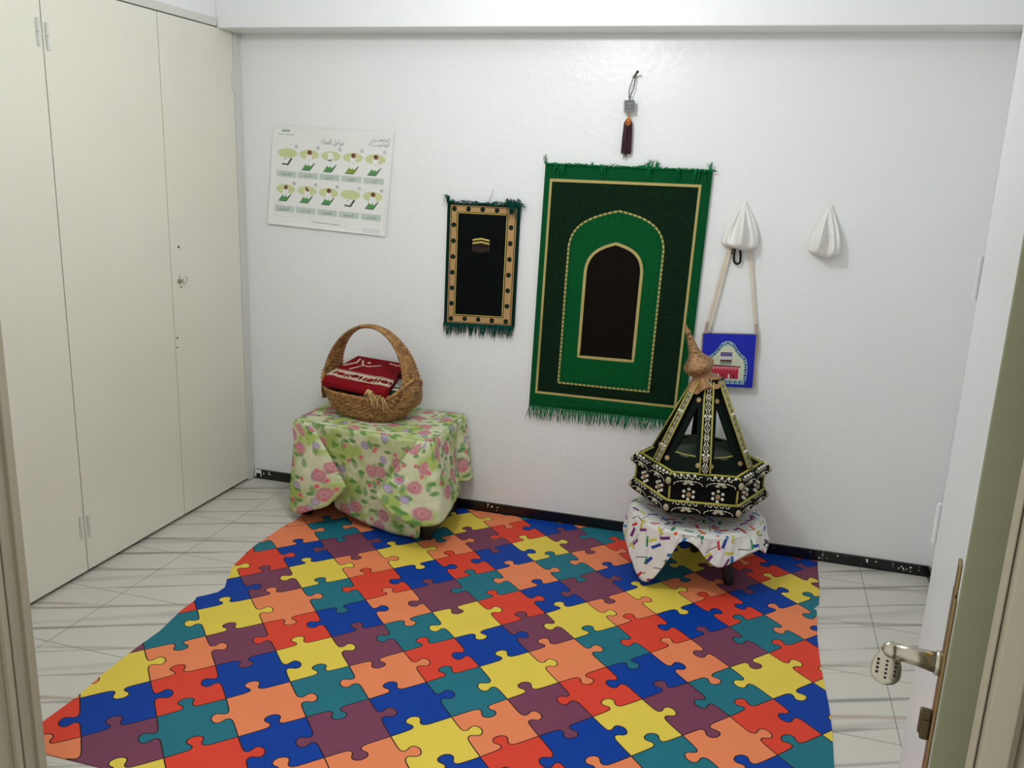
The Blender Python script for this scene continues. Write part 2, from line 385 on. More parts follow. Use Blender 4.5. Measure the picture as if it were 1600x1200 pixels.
def edge(i, j, kind):
    """kind 'h': (i,j)-(i+1,j), knob towards the row above when 'u'; kind 'v': (i,j)-(i,j+1), knob towards larger i when 'r'"""
    if (i, j, kind) not in edges:
        if kind == 'h': s = 1 if TOPD.get((i, j), rj.choice('ud')) == 'u' else -1; e = knob_edge(corner(i, j), corner(i+1, j), s, (i*7+j*3) % 4 == 0)
        else: s = 1 if RIT.get((i-1, j), rj.choice('rl')) == 'r' else -1; e = knob_edge(corner(i, j), corner(i, j+1), s, (i*5+j*3) % 3 == 0)
        edges[(i, j, kind)] = e
        for q in stroke(e, .0019): lines.append(q)
    return edges[(i, j, kind)]
for j in range(-13, 10):
    for i in range(-13, 14):
        c = corner(i+.5, j+.5)
        if not (.3 < c.x < 3.0 and -2.4 < c.y < .2): continue
        poly = edge(i, j, 'h')[:-1]+edge(i+1, j, 'v')[:-1]+list(reversed(edge(i, j+1, 'h')))[:-1]+list(reversed(edge(i, j, 'v')))[:-1]
        k = CC.get((i, j)) or CK[(i*5+j*2+60) % 6]
        layers.append(([tuple(p) for p in poly], CK.index(k)))
for q in lines: layers.append((q, 6))
def vinyl(n, c):
    k = NT(n); l = lin(c); co = k.coord()
    k.col(k.mix(k.noise(co, 9, 3), tuple(v*.95 for v in l), tuple(min(1, v*1.05) for v in l)))
    k.set(Roughness=.55); k.b.inputs['Specular IOR Level'].default_value = .16
    k.bump(k.noise(co, 320, 2), .08, .001); return k.m
mats = [vinyl('vinyl_'+{'Y': 'yellow', 'O': 'orange', 'B': 'blue', 'T': 'teal', 'P': 'purple', 'R': 'red'}[c], MATC[c]) for c in CK]+[vinyl('vinyl_outline', (38, 24, 30))]
mb = printed(layers, lambda x, y: (x, y, .0035))
o = mb.obj('puzzle_mat', mats, solid=.003, off=-1, recalc=False)
for pl in o.data.polygons:
    if pl.normal.z < 0: pl.flip()
tag(o, 'large vinyl floor mat printed with multicoloured interlocking jigsaw pieces', 'mat')

# ------------------------------------------------------------------ wall rugs
def bil(c, u, v):
    a, b, d, e = c   # top left, top right, bottom right, bottom left
    return (a*(1-u)+b*u)*(1-v)+(e*(1-u)+d*u)*v
def pile(name, rgb, var=.12, s=400, motif=None):
    k = NT(name); c = lin(rgb); co = k.coord()
    x = k.mix(k.noise(co, 30, 4), tuple(v*(1-var) for v in c), tuple(v*(1+var) for v in c))
    if motif:
        v = k.n('ShaderNodeTexVoronoi', {'Vector': k.n('ShaderNodeTexNoise', {'Vector': co, 'Scale': 22.0}).outputs['Color'], 'Scale': 9.0}, feature='DISTANCE_TO_EDGE').outputs[0]
        x = k.mix(k.math('LESS_THAN', v, .07), x, lin(motif))
    k.col(x); k.set(Roughness=.9); k.b.inputs['Specular IOR Level'].default_value = .12
    k.b.inputs['Sheen Weight'].default_value = 0.0
    k.bump(k.noise(co, s, 2), .35, .002); return k.m
def arch(xl, xr, ys, ya, yb, n=12):
    xc = (xl+xr)/2; L = []
    for k in range(n+1):
        t = k/n; p0, p1, p2, p3 = (xl, ys), (xl+.02*(xr-xl), ys-.62*(ys-ya)), (xl+.40*(xc-xl), ya+.16*(ys-ya)), (xc, ya)
        b = [(1-t)**3, 3*t*(1-t)**2, 3*t*t*(1-t), t**3]
        L.append((sum(w*q[0] for w, q in zip(b, (p0, p1, p2, p3))), sum(w*q[1] for w, q in zip(b, (p0, p1, p2, p3)))))
    R = [(xl+xr-x, y) for x, y in reversed(L[:-1])]
    return [(xl, yb)]+L+R+[(xr, yb)]
def subdiv(path, step, closed=True):
    out = []; n = len(path)
    for i in range(n if closed else n-1):
        a, b = path[i], path[(i+1) % n]; m = max(1, int(math.hypot(b[0]-a[0], b[1]-a[1])/step))
        out += [(a[0]+(b[0]-a[0])*k/m, a[1]+(b[1]-a[1])*k/m) for k in range(m)]
    return out
def frame_strokes(path, w, mi): return [(q, mi) for q in stroke(path, w, True)]
GP = lambda a, b: [((i+.5)/a, (j+.5)/b) for i in range(a) for j in range(b)]

def strands(c, v, n, length, rnd, up=0, thick=.0016, lift=-.012, spread=.006, gaps=()):
    m = MB()
    for k in range(n):
        u = (k+.5+rnd.uniform(-.4, .4))/n
        if any(a < u < b for a, b in gaps): continue
        p = bil(c, u, v)+Vector((0, lift, 0)); L = length*rnd.uniform(.65, 1.1); dx = rnd.gauss(-.004, spread); sgn = 1 if up else -1
        clump = .006*math.sin(u*38+rnd.uniform(-.3, .3))
        pts = [p+Vector((clump*t+dx*t, -.004*math.sin(t*PI)+rnd.uniform(-.002, 0), sgn*L*t)) for t in (0, .33, .66, 1)]
        m.tube(pts, [thick, thick, thick*.85, thick*.4], 5, cap=False)
    return m

# big green prayer rug
RW, RH = .715, 1.105
cb = [at(853, 256, 'y', -.012), at(1114, 267, 'y', -.012), at(1068, 659, 'y', -.012), at(827, 632, 'y', -.012)]
A1 = arch(.183, .765, .315, .168, .888); A2 = arch(.300, .648, .41, .297, .768)
sc = lambda P: [(x*RW, y*RH) for x, y in P]
lay = [(sc(rect(0, 0, 1, 1)), 0), (sc(rect(.035, .055, .945, .945)), 1), (sc(rect(.05, .066, .930, .935)), 2), (sc(A1), 3), (sc(A2), 4)]
# gold cord with green dashes round the outer arch, plain gold band round the inner one
pth = subdiv(sc(A1), .0065); st = stroke(pth, .0042, True); lay += [(q, 5 if k % 3 == 0 else 1) for k, q in enumerate(st)]
lay += frame_strokes(subdiv(sc(A2), .03), .0065, 1)
pth2 = subdiv(sc(arch(.205, .743, .325, .185, .875)), .011)
for k, p in enumerate(pth2):
    if k % 2: lay.append((ell(p[0], p[1], .0035, .0035, 6), 2))
for t in range(26):   # motif along the lower edge of the dark field
    x = .10+.03*t
mapb = lambda x, y: bil(cb, x/RW, y/RH)+Vector((0, -.0035-.0035*math.sin(x*9+1)*math.sin(y*5)-.002*math.sin(y*14), .004*math.sin(x/RW*PI)*(y/RH-.5)*0-.006*math.sin(x/RW*PI*2)*(1-y/RH)))
big_m = [pile('rug_green', (4, 76, 38)), pile('rug_gold', (178, 164, 104), .08), pile('rug_dark_green', (9, 29, 15), motif=(14, 44, 24)), pile('rug_mid_green', (3, 80, 38)), pile('rug_black', (17, 11, 8)), pile('rug_cord_green', (84, 104, 52))]
rug = empty('prayer_rug', tuple(bil(cb, .5, 1))); tag(rug, 'large green prayer rug with black arched niche, hanging highest on the back wall', 'prayer rug', 'prayer rugs on the back wall')
def under(mb, name, mats, par, **kw):
    o = mb.obj(name, mats, par, **kw); o.matrix_parent_inverse = Matrix.Translation(-par.location) if not any(par.rotation_euler) else (Matrix.Translation(par.location) @ par.rotation_euler.to_matrix().to_4x4()).inverted(); return o
mb = printed(lay, mapb, sc(GP(13, 19))); under(mb, 'carpet', big_m, rug, solid=.006, off=0, recalc=False)
M_gf = pile('fringe_green', (10, 108, 60), .2); rr = random.Random(5)
o = under(strands(cb, .998, 150, .066, rr, spread=.008, thick=.0021), 'fringe', M_gf, rug, smooth=True); o['kind'] = 'stuff'
m = MB()
for (u, h, n) in ((.002, .04, 7), (.29, .018, 4), (.42, .015, 3), (.985, .035, 7)):
    for k in range(n):
        p = bil(cb, u, 0)+Vector((rr.uniform(-.006, .006), -.012, 0)); m.tube([p, p+Vector((rr.uniform(-.006, .002), -.003, h*.5)), p+Vector((rr.uniform(-.012, .008), -.004, h*rr.uniform(.8, 1.1)))], [.0017, .0016, .0006], 5, cap=False)
for k in range(42):
    u = rr.uniform(.56, .69); e = math.exp(-((u-.645)/.045)**2); p = bil(cb, u, 0)+Vector((0, -.011, -.004))
    m.tube([p, p+Vector((.004, -.004, (.012+.03*e)*.6)), p+Vector((.012*rr.uniform(.3, 1.4), -.004, (.012+.034*e)*rr.uniform(.7, 1.15)))], [.0018, .0017, .0006], 5, cap=False)
for u0 in (.08, .10, .12, .35, .365, .63, .64, .80, .81, .90, .91, .925, .96):
    for k in range(5):
        u = u0+rr.uniform(-.006, .006); p = bil(cb, u, 0)+Vector((0, -.011, .004)); L = rr.uniform(.03, .055); dx = rr.uniform(-.02, .008) if u0 < .2 else rr.uniform(-.008, .004)
        m.tube([p, p+Vector((dx*.2, -.012, -.006)), p+Vector((dx*.6, -.011, -L*.6)), p+Vector((dx, -.010, -L))], [.0017, .0017, .0015, .0006], 5, cap=False)
for k in range(150):
    u = rr.random(); p = bil(cb, u, 0)+Vector((0, -.010, rr.uniform(-.004, .002))); m.tube([p, p+Vector((.012, -.004, rr.uniform(.0, .007))), p+Vector((.026, -.001, 0))], [.0016, .0018, .0008], 5, cap=False)
o = under(m, 'fringe', M_gf, rug, smooth=True); o['kind'] = 'stuff'

# small dark rug
SW, SH = .345, .595
cs = [at(700, 316, 'y', -.010), at(814, 322, 'y', -.010), at(804, 511, 'y', -.010), at(694, 505, 'y', -.010)]
ss = lambda P: [(x*SW, y*SH) for x, y in P]
lay = [(ss(rect(0, 0, 1, 1)), 0), (ss(rect(.045, .018, .955, .988)), 1), (ss(rect(.055, .024, .944, .983)), 3), (ss(rect(.064, .029, .935, .978)), 1), (ss(rect(.135, .072, .842, .930)), 3), (ss(rect(.146, .078, .830, .924)), 2), (ss(rect(.155, .083, .820, .919)), 4)]
dots = [(.055+.045+.78*k/4, .05) for k in range(5)]+[(.10+.78*k/4, .957) for k in range(5)]+[(.10, .05+.907*k/7) for k in range(1, 7)]+[(.885, .05+.907*k/7) for k in range(1, 7)]
for (x, y) in dots:
    lay.append((ell(x*SW, y*SH, .0115, .0125, 10), 3)); lay.append((ell(x*SW, y*SH, .008, .009, 8), 5))
ex, ey = .485, .30
def chev(y, h): return ss([(ex-.115, y+.013), (ex, y), (ex+.115, y+.013), (ex+.115, y+.013+h), (ex, y+h), (ex-.115, y+.013+h)])
lay += [(ss([(ex-.12, .29), (ex, .278), (ex+.12, .29), (ex+.12, .385), (ex, .40), (ex-.12, .385)]), 7), (chev(.278, .012), 2), (chev(.305, .012), 2)]
for k in range(5): lay.append((ss(rect(ex-.10+.043*k, .335, ex-.075+.043*k, .352)), 3))
maps = lambda x, y: bil(cs, x/SW, y/SH)+Vector((0, -.003-.0025*math.sin(x*17)*math.sin(y*9), .003*math.sin(x/SW*PI)))
sm = [pile('rug_bottle_green', (4, 38, 31)), pile('rug_tan', (180, 146, 100), .1), pile('rug_pale_gold', (212, 192, 100), .06), pile('rug_ink', (9, 13, 10)), pile('rug_black_green', (5, 11, 11)), pile('rug_forest_dot', (16, 44, 34)), pile('rug_gold_thread', (200, 170, 90)), pile('rug_brown_thread', (54, 40, 36))]
rug2 = empty('prayer_rug', tuple(bil(cs, .5, 1))); tag(rug2, 'small black prayer rug with tan dotted border, hanging above the wicker basket side', 'prayer rug', 'prayer rugs on the back wall')
rug2['label'] = 'small black prayer rug with tan dotted border and fringed ends'
mb = printed(lay, maps, ss(GP(8, 13))); under(mb, 'carpet', sm, rug2, solid=.005, off=0, recalc=False)
M_sf = pile('fringe_teal_green', (6, 66, 56), .25)
o = under(strands(cs, .99, 110, .058, rr, spread=.005, lift=-.008, thick=.0021), 'fringe', M_sf, rug2, smooth=True); o['kind'] = 'stuff'
m = MB()
for k in range(90):
    u = rr.random(); p = bil(cs, u, 0)+Vector((0, -.007, rr.uniform(-.006, .004))); m.tube([p, p+Vector((.014, -.006, rr.uniform(.002, .014))), p+Vector((.034, -.003, rr.uniform(-.004, .006)))], [.0016, .0017, .0006], 5, cap=False)
for k in range(34):
    u = rr.uniform(.80, 1.0); p = bil(cs, u, 0)+Vector((0, -.008, 0)); h = rr.uniform(.015, .032); L = rr.uniform(.02, .07)
    m.tube([p, p+Vector((-.004, -.010, h)), p+Vector((.01, -.016, h*.7)), p+Vector((.016+rr.uniform(-.006, .006), -.012, -L))], [.0015, .0015, .0014, .0005], 5, cap=False)
for k in range(18):
    p = bil(cs, rr.uniform(0, .04), 0)+Vector((0, -.008, 0)); d = rr.uniform(-.028, -.004); m.tube([p, p+Vector((d*.4, -.005, .03)), p+Vector((d, -.006, .03+rr.uniform(-.05, .012)))], [.0014, .0013, .0005], 5, cap=False)
p = bil(cs, .57, 0)+Vector((0, -.006, .01)); m.tube([p, p+Vector((.012, -.002, .03)), p+Vector((.022, -.003, .058))], [.0012, .001, .0006], 5, cap=False)
o = under(m, 'fringe', M_sf, rug2, smooth=True); o['kind'] = 'stuff'

# ------------------------------------------------------------------ poster
AF = {'ا': 'FE8D', 'ب': 'FE8F', 'ة': 'FE93', 'ت': 'FE95', 'ث': 'FE99', 'ج': 'FE9D', 'ح': 'FEA1', 'د': 'FEA9', 'ر': 'FEAD', 'س': 'FEB1', 'ش': 'FEB5', 'ص': 'FEB9', 'ع': 'FEC9', 'ف': 'FED1', 'ق': 'FED5', 'ك': 'FED9', 'ل': 'FEDD', 'م': 'FEE1', 'ن': 'FEE5', 'ه': 'FEE9', 'و': 'FEED', 'ي': 'FEF1', 'ﻻ': 'FEFB'}
def shape(t):
    t = t.replace('لا', 'ﻻ'); out = []
    right_only = 'اةدروﻻ'
    for i, c in enumerate(t):
        if c == 'ـ': out.append(c); continue
        if c not in AF: out.append(c); continue
        p = t[i-1] if i else ' '; n = t[i+1] if i+1 < len(t) else ' '
        jp = (p in AF and p not in right_only) or p == 'ـ'; jn = (n in AF or n == 'ـ') and c not in right_only
        out.append(chr(int(AF[c], 16)+(3 if jp and jn else 2 if jn else 1 if jp else 0)))
    return ''.join(reversed(out))
def text_into(mb, s, mp, cx, cy, size, mi, width=None):
    cu = bpy.data.curves.new('lettering', 'FONT'); cu.body = s; cu.size = 1; cu.align_x = 'CENTER'; cu.resolution_u = 3
    o = bpy.data.objects.new('lettering', cu); COL.objects.link(o); bpy.context.view_layer.update()
    me = o.evaluated_get(bpy.context.evaluated_depsgraph_get()).to_mesh()
    xs = [v.co.x for v in me.vertices] or [0, 1]; w = max(xs)-min(xs); mx = (max(xs)+min(xs))/2
    k = size if width is None else width/w
    mb.add([mp(cx+(v.co.x-mx)*k, cy-(v.co.y-.3)*size) for v in me.vertices], [list(p.vertices) for p in me.polygons], mi)
    o.evaluated_get(bpy.context.evaluated_depsgraph_get()).to_mesh_clear(); bpy.data.objects.remove(o); bpy.data.curves.remove(cu)
PW, PH = .62, .47
cp = [at(428, 195, 'y', -.004), at(616, 206, 'y', -.004), at(603, 369, 'y', -.004), at(420, 349, 'y', -.004)]
mapp = lambda x, y: bil(cp, x/PW, y/PH)+Vector((0, -.0012-.0025*abs(math.sin(x*11+.6))*(.4+.6*y/PH)-.004*max(0, y/PH-.93)/.07-.003*max(0, .05-x/PW)/.05, 0))
pp = lambda P: [(x*PW, y*PH) for x, y in P]
lay = [(pp(rect(0, 0, 1, 1)), 0)]
def person_icon(uc, v0, kind):
    L = []
    up = v0
    L.append((ell(uc*PW, up*PH, .083*PW, .048*PH, 28), 1))
    g = 6 if kind != 'g' else 7
    lo = .058 if v0 > .5 else .092
    if kind in 'p':
        L.append((pp([(uc+.03, up+.045), (uc+.045, up+.05), (uc+.012, up+.12), (uc-.045, up+.115), (uc-.04, up+.10), (uc+.002, up+.105)]), 5))
        L.append((pp([(uc-.035, up+.06), (uc-.015, up+.04), (uc+.02, up+.05), (uc+.005, up+.095), (uc-.03, up+.09)]), 0))
        L.append((pp([(uc-.03, up+.062), (uc-.012, up+.052), (uc-.006, up+.06), (uc-.014, up+.06)]), 5)); return L
    a = up+lo
    L.append((pp([(uc-.024, a), (uc+.030, a+.006), (uc+.052, a-.012), (uc+.014, a+.066), (uc-.056, a+.064)]), g))
    L.append((pp([(uc-.056, a+.058), (uc+.016, a+.060), (uc+.014, a+.068), (uc-.058, a+.066)]), 5)); L.append((pp([(uc+.044, a-.010), (uc+.054, a-.012), (uc+.020, a+.058), (uc+.014, a+.058)]), 5))
    L.append((pp([(uc-.022, up), (uc+.022, up), (uc+.034, a+.004), (uc+.016, a+.024), (uc+.002, a+.008), (uc-.012, a+.022), (uc-.022, a+.006)]), 0))
    if kind == 'b':
        L.append((pp([(uc-.03, up-.03), (uc+.012, up-.035), (uc+.02, up+.01), (uc-.02, up+.03)]), 0)); L.append((pp([(uc-.022, up+.038), (uc+.004, up+.034), (uc+.018, up+.022), (uc+.014, up+.036), (uc-.004, up+.048), (uc-.02, up+.048)]), 5))
    else:
        if kind == 't': hd = [(uc-.02, up-.01), (uc+.014, up-.045), (uc+.02, up-.005), (uc+.0, up+.008)]
        elif kind == 'v': hd = [(uc-.016, up-.04), (uc+.02, up-.008), (uc+.014, up+.008), (uc-.008, up+.002)]
        else: hd = [(q[0]/PW, q[1]/PH) for q in ell((uc+.004)*PW, (up-.02)*PH, .020*PW, .024*PH, 14)]
        L.append((pp(hd), 4)); L.append((ell((uc-.003)*PW, (up-.024)*PH, .010*PW, .010*PH, 8), 3))
    L.append((ell((uc+.006)*PW, (up+.055)*PH, .003*PW, .006*PH, 6), 5)); return L
rows = ((.27, .20, .448, .508, ['p', 'a', 'b', 'g', 'a']), (.63, .565, .800, .862, ['t', 'v', 's', 'p', 's']))
for v0, vn, c0, c1, kinds in rows:
    for k in range(5):
        u0 = .049+.1835*k; uc = u0+.084
        lay.append((pp(rect(u0, c0, u0+.168, c1)), 2)); lay += person_icon(uc, v0, kinds[k] if not (v0 > .5 and kinds[k] in 'tv') else kinds[k])
        lay.append((ell((u0+.155)*PW, vn*PH, .0125*PW, .0165*PH, 14), 8)); lay.append((ell((u0+.155)*PW, vn*PH, .009*PW, .012*PH, 12), 0))
for k in range(7): lay.append((pp(rect(.075+.010*k, .038, .0825+.010*k, .062)), 9))
for k in range(16): lay.append((pp(rect(.045+.0085*k, .083+.0012*k*0, .0515+.0085*k, .090)), 8))
for k in range(26): lay.append((pp(rect(.37+.0095*k, .935, .3775+.0095*k, .942)), 8))
for k in range(3): lay.append((pp(rect(.80, .945+.016*k, .955, .952+.016*k)), 10))
pm = [plain('poster_paper', (236, 238, 235), .45, var=.02), plain('print_pale_lime', (206, 213, 160), .5, var=.05), plain('print_pale_green_bar', (194, 208, 198), .5), plain('print_dark_brown', (70, 42, 26), .5), plain('print_brown', (140, 88, 66), .5), plain('print_charcoal', (66, 72, 64), .5), plain('print_green', (82, 150, 84), .5), plain('print_grass', (128, 158, 52), .5), plain('print_grey', (134, 140, 134), .5), plain('print_soft_green', (120, 150, 124), .5), plain('print_faint_lilac', (204, 203, 208), .5)]
mb = printed(lay, mapp, pp(GP(16, 6)))
front = lambda d: (lambda x, y: Vector(mapp(x, y))+Vector((0, -d, 0)))
text_into(mb, shape('مراحل الصلاة'), front(.0012), .505*PW, .135*PH, .034, 8, .118)
text_into(mb, shape('للمثقفـــين'), front(.0012), .90*PW, .083*PH, .022, 8, .092)
text_into(mb, shape('الواعيـــــة'), front(.0012), .89*PW, .128*PH, .022, 8, .10)
CAPT = (('السجود', 'القيام', 'الركوع', 'القيام', 'النية'), ('التسليم', 'السلام', 'التشهد', 'السجود', 'الجلوس'))
for r in range(2):
    for k in range(5):
        text_into(mb, shape(CAPT[r][k]), front(.0012), (.049+.1835*k+.084)*PW, ((.478, .831)[r])*PH, .018, 8, None)
        text_into(mb, ('54321', '\u0661\u0660 9 8 7 6')[0][k] if r == 0 else ('10', '9', '8', '7', '6')[k], front(.0012), (.049+.1835*k+.155)*PW, (rows[r][1]+.001)*PH, .012, 5, None)
poster = mb.obj('poster', pm, recalc=False)
tag(poster, 'white wall poster of prayer steps with two rows of small figures', 'poster')

# ------------------------------------------------------------------ nail and hanging ornament
nz = at(996, 119, 'y', -.03)
m = MB(); d = Vector((.022, -.046, .018)); p0 = at(990, 121, 'y', -.001)
m.tube([p0, p0+d*.9], .0045, 12); m.tube([p0+d*.86, p0+d], [.0052, .0058], 12, mi=1); m.tube([p0+d, p0+d*1.06], [.0058, .003], 12, mi=1)
o = m.obj('wall_plug_nail', [M_brass, M_dark], smooth=True); tag(o, 'short brass-coloured nail sticking out of the wall above the green rug', 'nail')
hp = p0+d*.35; cc = at(983, 165, 'y', -.030)
orn = empty('hanging_ornament', tuple(cc)); tag(orn, 'hanging charm of silver cube, amber bead and maroon tassel on the nail', 'ornament')
M_cord = plain('grey_violet_cord', (92, 84, 96), .8, var=.2, vscale=200, bump=.3, bscale=600)
m = MB(); top = hp+Vector((0, 0, .006)); bot = cc+Vector((0, 0, .034))
for s in (-1, 1):
    m.tube(cat_rom([top, top+Vector((s*.004, -.002, -.01)), (top+bot)/2+Vector((s*.0085-.002, 0, -.012)), bot+Vector((s*.003, 0, .008)), bot], 6), .0021, 6)
m.ball(bot, .005, 10); m.tube([bot, cc+Vector((0, 0, .018))], .003, 8)
under(m, 'cord_loop', M_cord, orn, smooth=True)
M_silver = plain('aged_silver', (150, 152, 150), .38, .85, .2, 120)
M_silver_dark = plain('silver_recess', (82, 84, 84), .5, .6, .2, 150)
m = MB(); Rm = Matrix.Translation(cc) @ Matrix.Rotation(.25, 4, 'Z') @ Matrix.Rotation(-.05, 4, 'Y'); e = .0205
m.box((-e, -e, -e), (e, e, e), 0, Rm)
for r0, r1, dd in ((.018, .0155, .0012), (.0125, .0105, .0012)):
    for a, b in (((-r0, r1), (r0, r0)), ((-r0, -r0), (r0, -r1)), ((-r0, -r1), (-r1, r1)), ((r1, -r1), (r0, r1))):
        m.box((a[0], -e-dd, a[1]), (b[0], -e, b[1]), 1, Rm)
for k in range(7): m.box((-.009+.0028*k, -e-.001, -.007+.0017*(k % 3)), (-.0078+.0028*k, -e, .006-.0015*((k*2) % 3)), 1, Rm)
m.box((-e-.001, -e-.001, -e-.004), (e+.001, e+.001, -e), 0, Rm)
under(m, 'cube_charm', [M_silver, M_silver_dark], orn, bevel=.0012)
bz = at(982, 189, 'y', -.034); M_amber = plain('amber_resin', (196, 92, 24), .18, var=.2, vscale=80); M_gold = plain('gilt_metal', (206, 158, 72), .3, 1, .1)
m = MB(); prof = [(.0005, .024), (.003, .021), (.0032, .016), (.006, .010), (.0088, 0), (.0092, -.006), (.007, -.012), (.0015, -.015)]
m.lathe(prof, 18, Matrix.Translation(bz)); m.tube([cc+Vector((0, 0, -e)), bz+Vector((0, 0, .02))], .0022, 8, mi=1)
rim = [bz+Vector((.0105*math.sin(t)*(1-.35*max(0, math.cos(t))), -.006, -.002+.0155*math.cos(t))) for t in [k*2*PI/20 for k in range(21)]]
m.tube(rim, .0016, 6, mi=1, cap=False)
under(m, 'amber_drop', [M_amber, M_gold], orn, smooth=True)
M_tas = plain('maroon_thread', (66, 30, 42), .7, var=.3, vscale=300)
m = MB(); tb = at(978, 240, 'y', -.022); tt = at(982, 186, 'y', -.026)
for k in range(150):
    a = RND.random()*2*PI; r = math.sqrt(RND.random()); q = Vector((math.cos(a)*r, math.sin(a)*r*.6, 0))
    L = 1 if k < 142 else RND.uniform(1.03, 1.2)
    m.tube([tt+q*.008, tt.lerp(tb, .12)+q*.017, tt.lerp(tb, .55)+q*.0205, tt.lerp(tb, L*RND.uniform(.96, 1.02))+q*.022], [.0014, .0015, .0015, .0009], 4, cap=False)
o = under(m, 'tassel', M_tas, orn, smooth=True); o['kind'] = 'stuff'

# ------------------------------------------------------------------ white knitted caps hanging on the wall
def knit(name, rgb):
    k = NT(name); c = lin(rgb); co = k.coord()
    v = k.n('ShaderNodeTexVoronoi', {'Vector': co, 'Scale': 330.0}).outputs[0]
    k.col(k.mix(k.math('MULTIPLY', v, .5), c, tuple(x*.82 for x in c))); k.set(Roughness=.9); k.b.inputs['Specular IOR Level'].default_value = .15
    k.bump(v, .6, .0025); return k.m
M_knit = knit('white_crochet', (248, 247, 243))
def cap(top, bl, br, label, seed, folds):
    """top: hang point; bl, br: lower left and right bulges on the wall"""
    r = random.Random(seed); m = MB(); h = top.z-min(bl.z, br.z)
    def f(u, t):
        a = u*2*PI
        w = .008+(.5*(br.x-bl.x))*math.sin(min(1, t*1.18)*PI/2)**1.15*(1 if t < .86 else math.sqrt(max(0, 1-((t-.86)/.14)**2)))
        d = .009+.074*math.sin(min(1, t*1.12)*PI/2)**1.2*(1 if t < .84 else math.sqrt(max(0, 1-((t-.84)/.16)**2)))
        c = top.lerp((bl+br)/2, t); x = math.cos(a); y = math.sin(a)
        if y > 0: return Vector((c.x+x*w*.92, -.004, top.z-h*t))            # back lies flat on the wall
        k = 1+sum(A*math.cos(n*a+ph+ps*t)*math.sin(t*PI)**.7 for n, A, ph, ps in folds)
        return Vector((c.x+x*w, -.004+y*d*k, top.z-h*t-(.02*max(0, t-.7)*x)))
    m.grid(f, 72, 40, cu=True)
    o = m.obj('knitted_skullcap', M_knit, smooth=True); o.modifiers.new('soft', 'SUBSURF').render_levels = 1
    return tag(o, label, 'hat', 'white skullcaps hanging on the back wall')
F1 = [(5, .30, .4, 1.6), (9, .26, 1.9, -1.2), (14, .07, .3, .6)]; F2 = [(4, .34, 1.1, 1.8), (7, .30, 2.6, -.9), (13, .06, 1, 0)]
cap(at(1164, 315, 'y', -.01), at(1128, 388, 'y', -.01), at(1181, 392, 'y', -.01), 'white knitted skullcap hanging on the wall above the blue shoulder bag', 1, F1)
cap(at(1298, 321, 'y', -.01), at(1264, 401, 'y', -.01), at(1308, 404, 'y', -.01), 'white knitted skullcap hanging alone on the bare wall near the open door', 2, F2)
m = MB(); c = at(1151, 388, 'y', -.02)
L = cat_rom([at(1149, 384, 'y', -.03), at(1147, 398, 'y', -.022), at(1147, 408, 'y', -.02), at(1151, 412, 'y', -.02), at(1156, 410, 'y', -.02), at(1157, 398, 'y', -.022), at(1156, 384, 'y', -.03)], 5)
m.tube(L, .0052, 8, flat=.5, up=Vector((0, 1, 0))); m.tube(cat_rom([at(1145, 384, 'y', -.025), at(1144, 390, 'y', -.022), at(1143, 397, 'y', -.02)], 4), [.0022]*8+[.0055], 8)
o = m.obj('cord_loop', plain('black_cord', (26, 22, 24), .8, var=.2, vscale=200, bump=.4, bscale=500), smooth=True)
tag(o, 'black cord loop hanging out below the white skullcap over the blue bag', 'cord')

# ------------------------------------------------------------------ blue shoulder bag
yb = -.034
cg = [at(1099, 521, 'y', yb), at(1182, 523, 'y', yb), at(1175.5, 606, 'y', yb), at(1094, 602, 'y', yb)]
bag = empty('shoulder_bag', tuple(cg[3])); tag(bag, 'small blue square shoulder bag with building print, hanging by a cream strap', 'bag')
BW, BH = .235, .230
bs = lambda P: [(x*BW, y*BH) for x, y in P]
M_blue = plain('blue_bag_cloth', (3, 28, 172), .75, var=.08, vscale=40, bump=.2, bscale=500, bdist=.001)
bm_ = [M_blue, plain('bag_print_ivory', (206, 212, 184), .7), plain('bag_print_aqua', (150, 196, 196), .7), plain('bag_print_navy', (32, 60, 92), .7), plain('bag_print_red', (190, 40, 66), .7), plain('bag_print_wine', (92, 30, 44), .7), plain('bag_print_violet', (112, 92, 150), .7), plain('bag_print_white', (222, 222, 218), .7), plain('bag_print_pink', (210, 120, 132), .7), plain('bag_print_sage', (128, 150, 132), .7)]
def scallop(k):
    pts = []
    key = [(.06, .95), (.06, .72), (.075, .56), (.13, .44), (.22, .36), (.30, .27), (.36, .18), (.48, .13), (.60, .18), (.66, .27), (.74, .36), (.83, .44), (.87, .56), (.875, .72), (.86, .95)]
    cx, cy = .475, .68
    return [(cx+(x-cx)*k, cy+(y-cy)*k) for x, y in key]
P1 = [(p.x, p.y) for p in cat_rom([Vector((x, y, 0)) for x, y in scallop(1)], 4)]
lay = [(bs(rect(0, 0, 1, 1)), 0), (bs(P1), 2)]
for k, p in enumerate(subdiv(scallop(.93), .045, False)): lay.append((ell(p[0]*BW, p[1]*BH, .0052, .0056, 8), 3 if k % 2 else 6))
lay.append((bs([(p.x, p.y) for p in cat_rom([Vector((x, y, 0)) for x, y in scallop(.84)], 4)]), 1))
lay += [(bs(rect(.10, .87, .86, .95)), 0)]+[(bs(rect(.12+.092*k, .865, .19+.092*k, .945)), 2) for k in range(8)]+[(bs(rect(.138+.092*k, .885, .172+.092*k, .93)), 9) for k in range(8)]
lay += [(bs(rect(.355, .34, .575, .575)), 6), (bs(rect(.355, .485, .575, .52)), 5), (bs(rect(.355, .52, .575, .575)), 9)]
for k in range(5): lay.append((bs([(.358+.043*k, .42), (.395+.043*k, .42), (.392+.043*k, .475), (.376+.043*k, .49), (.361+.043*k, .475)]), 7))
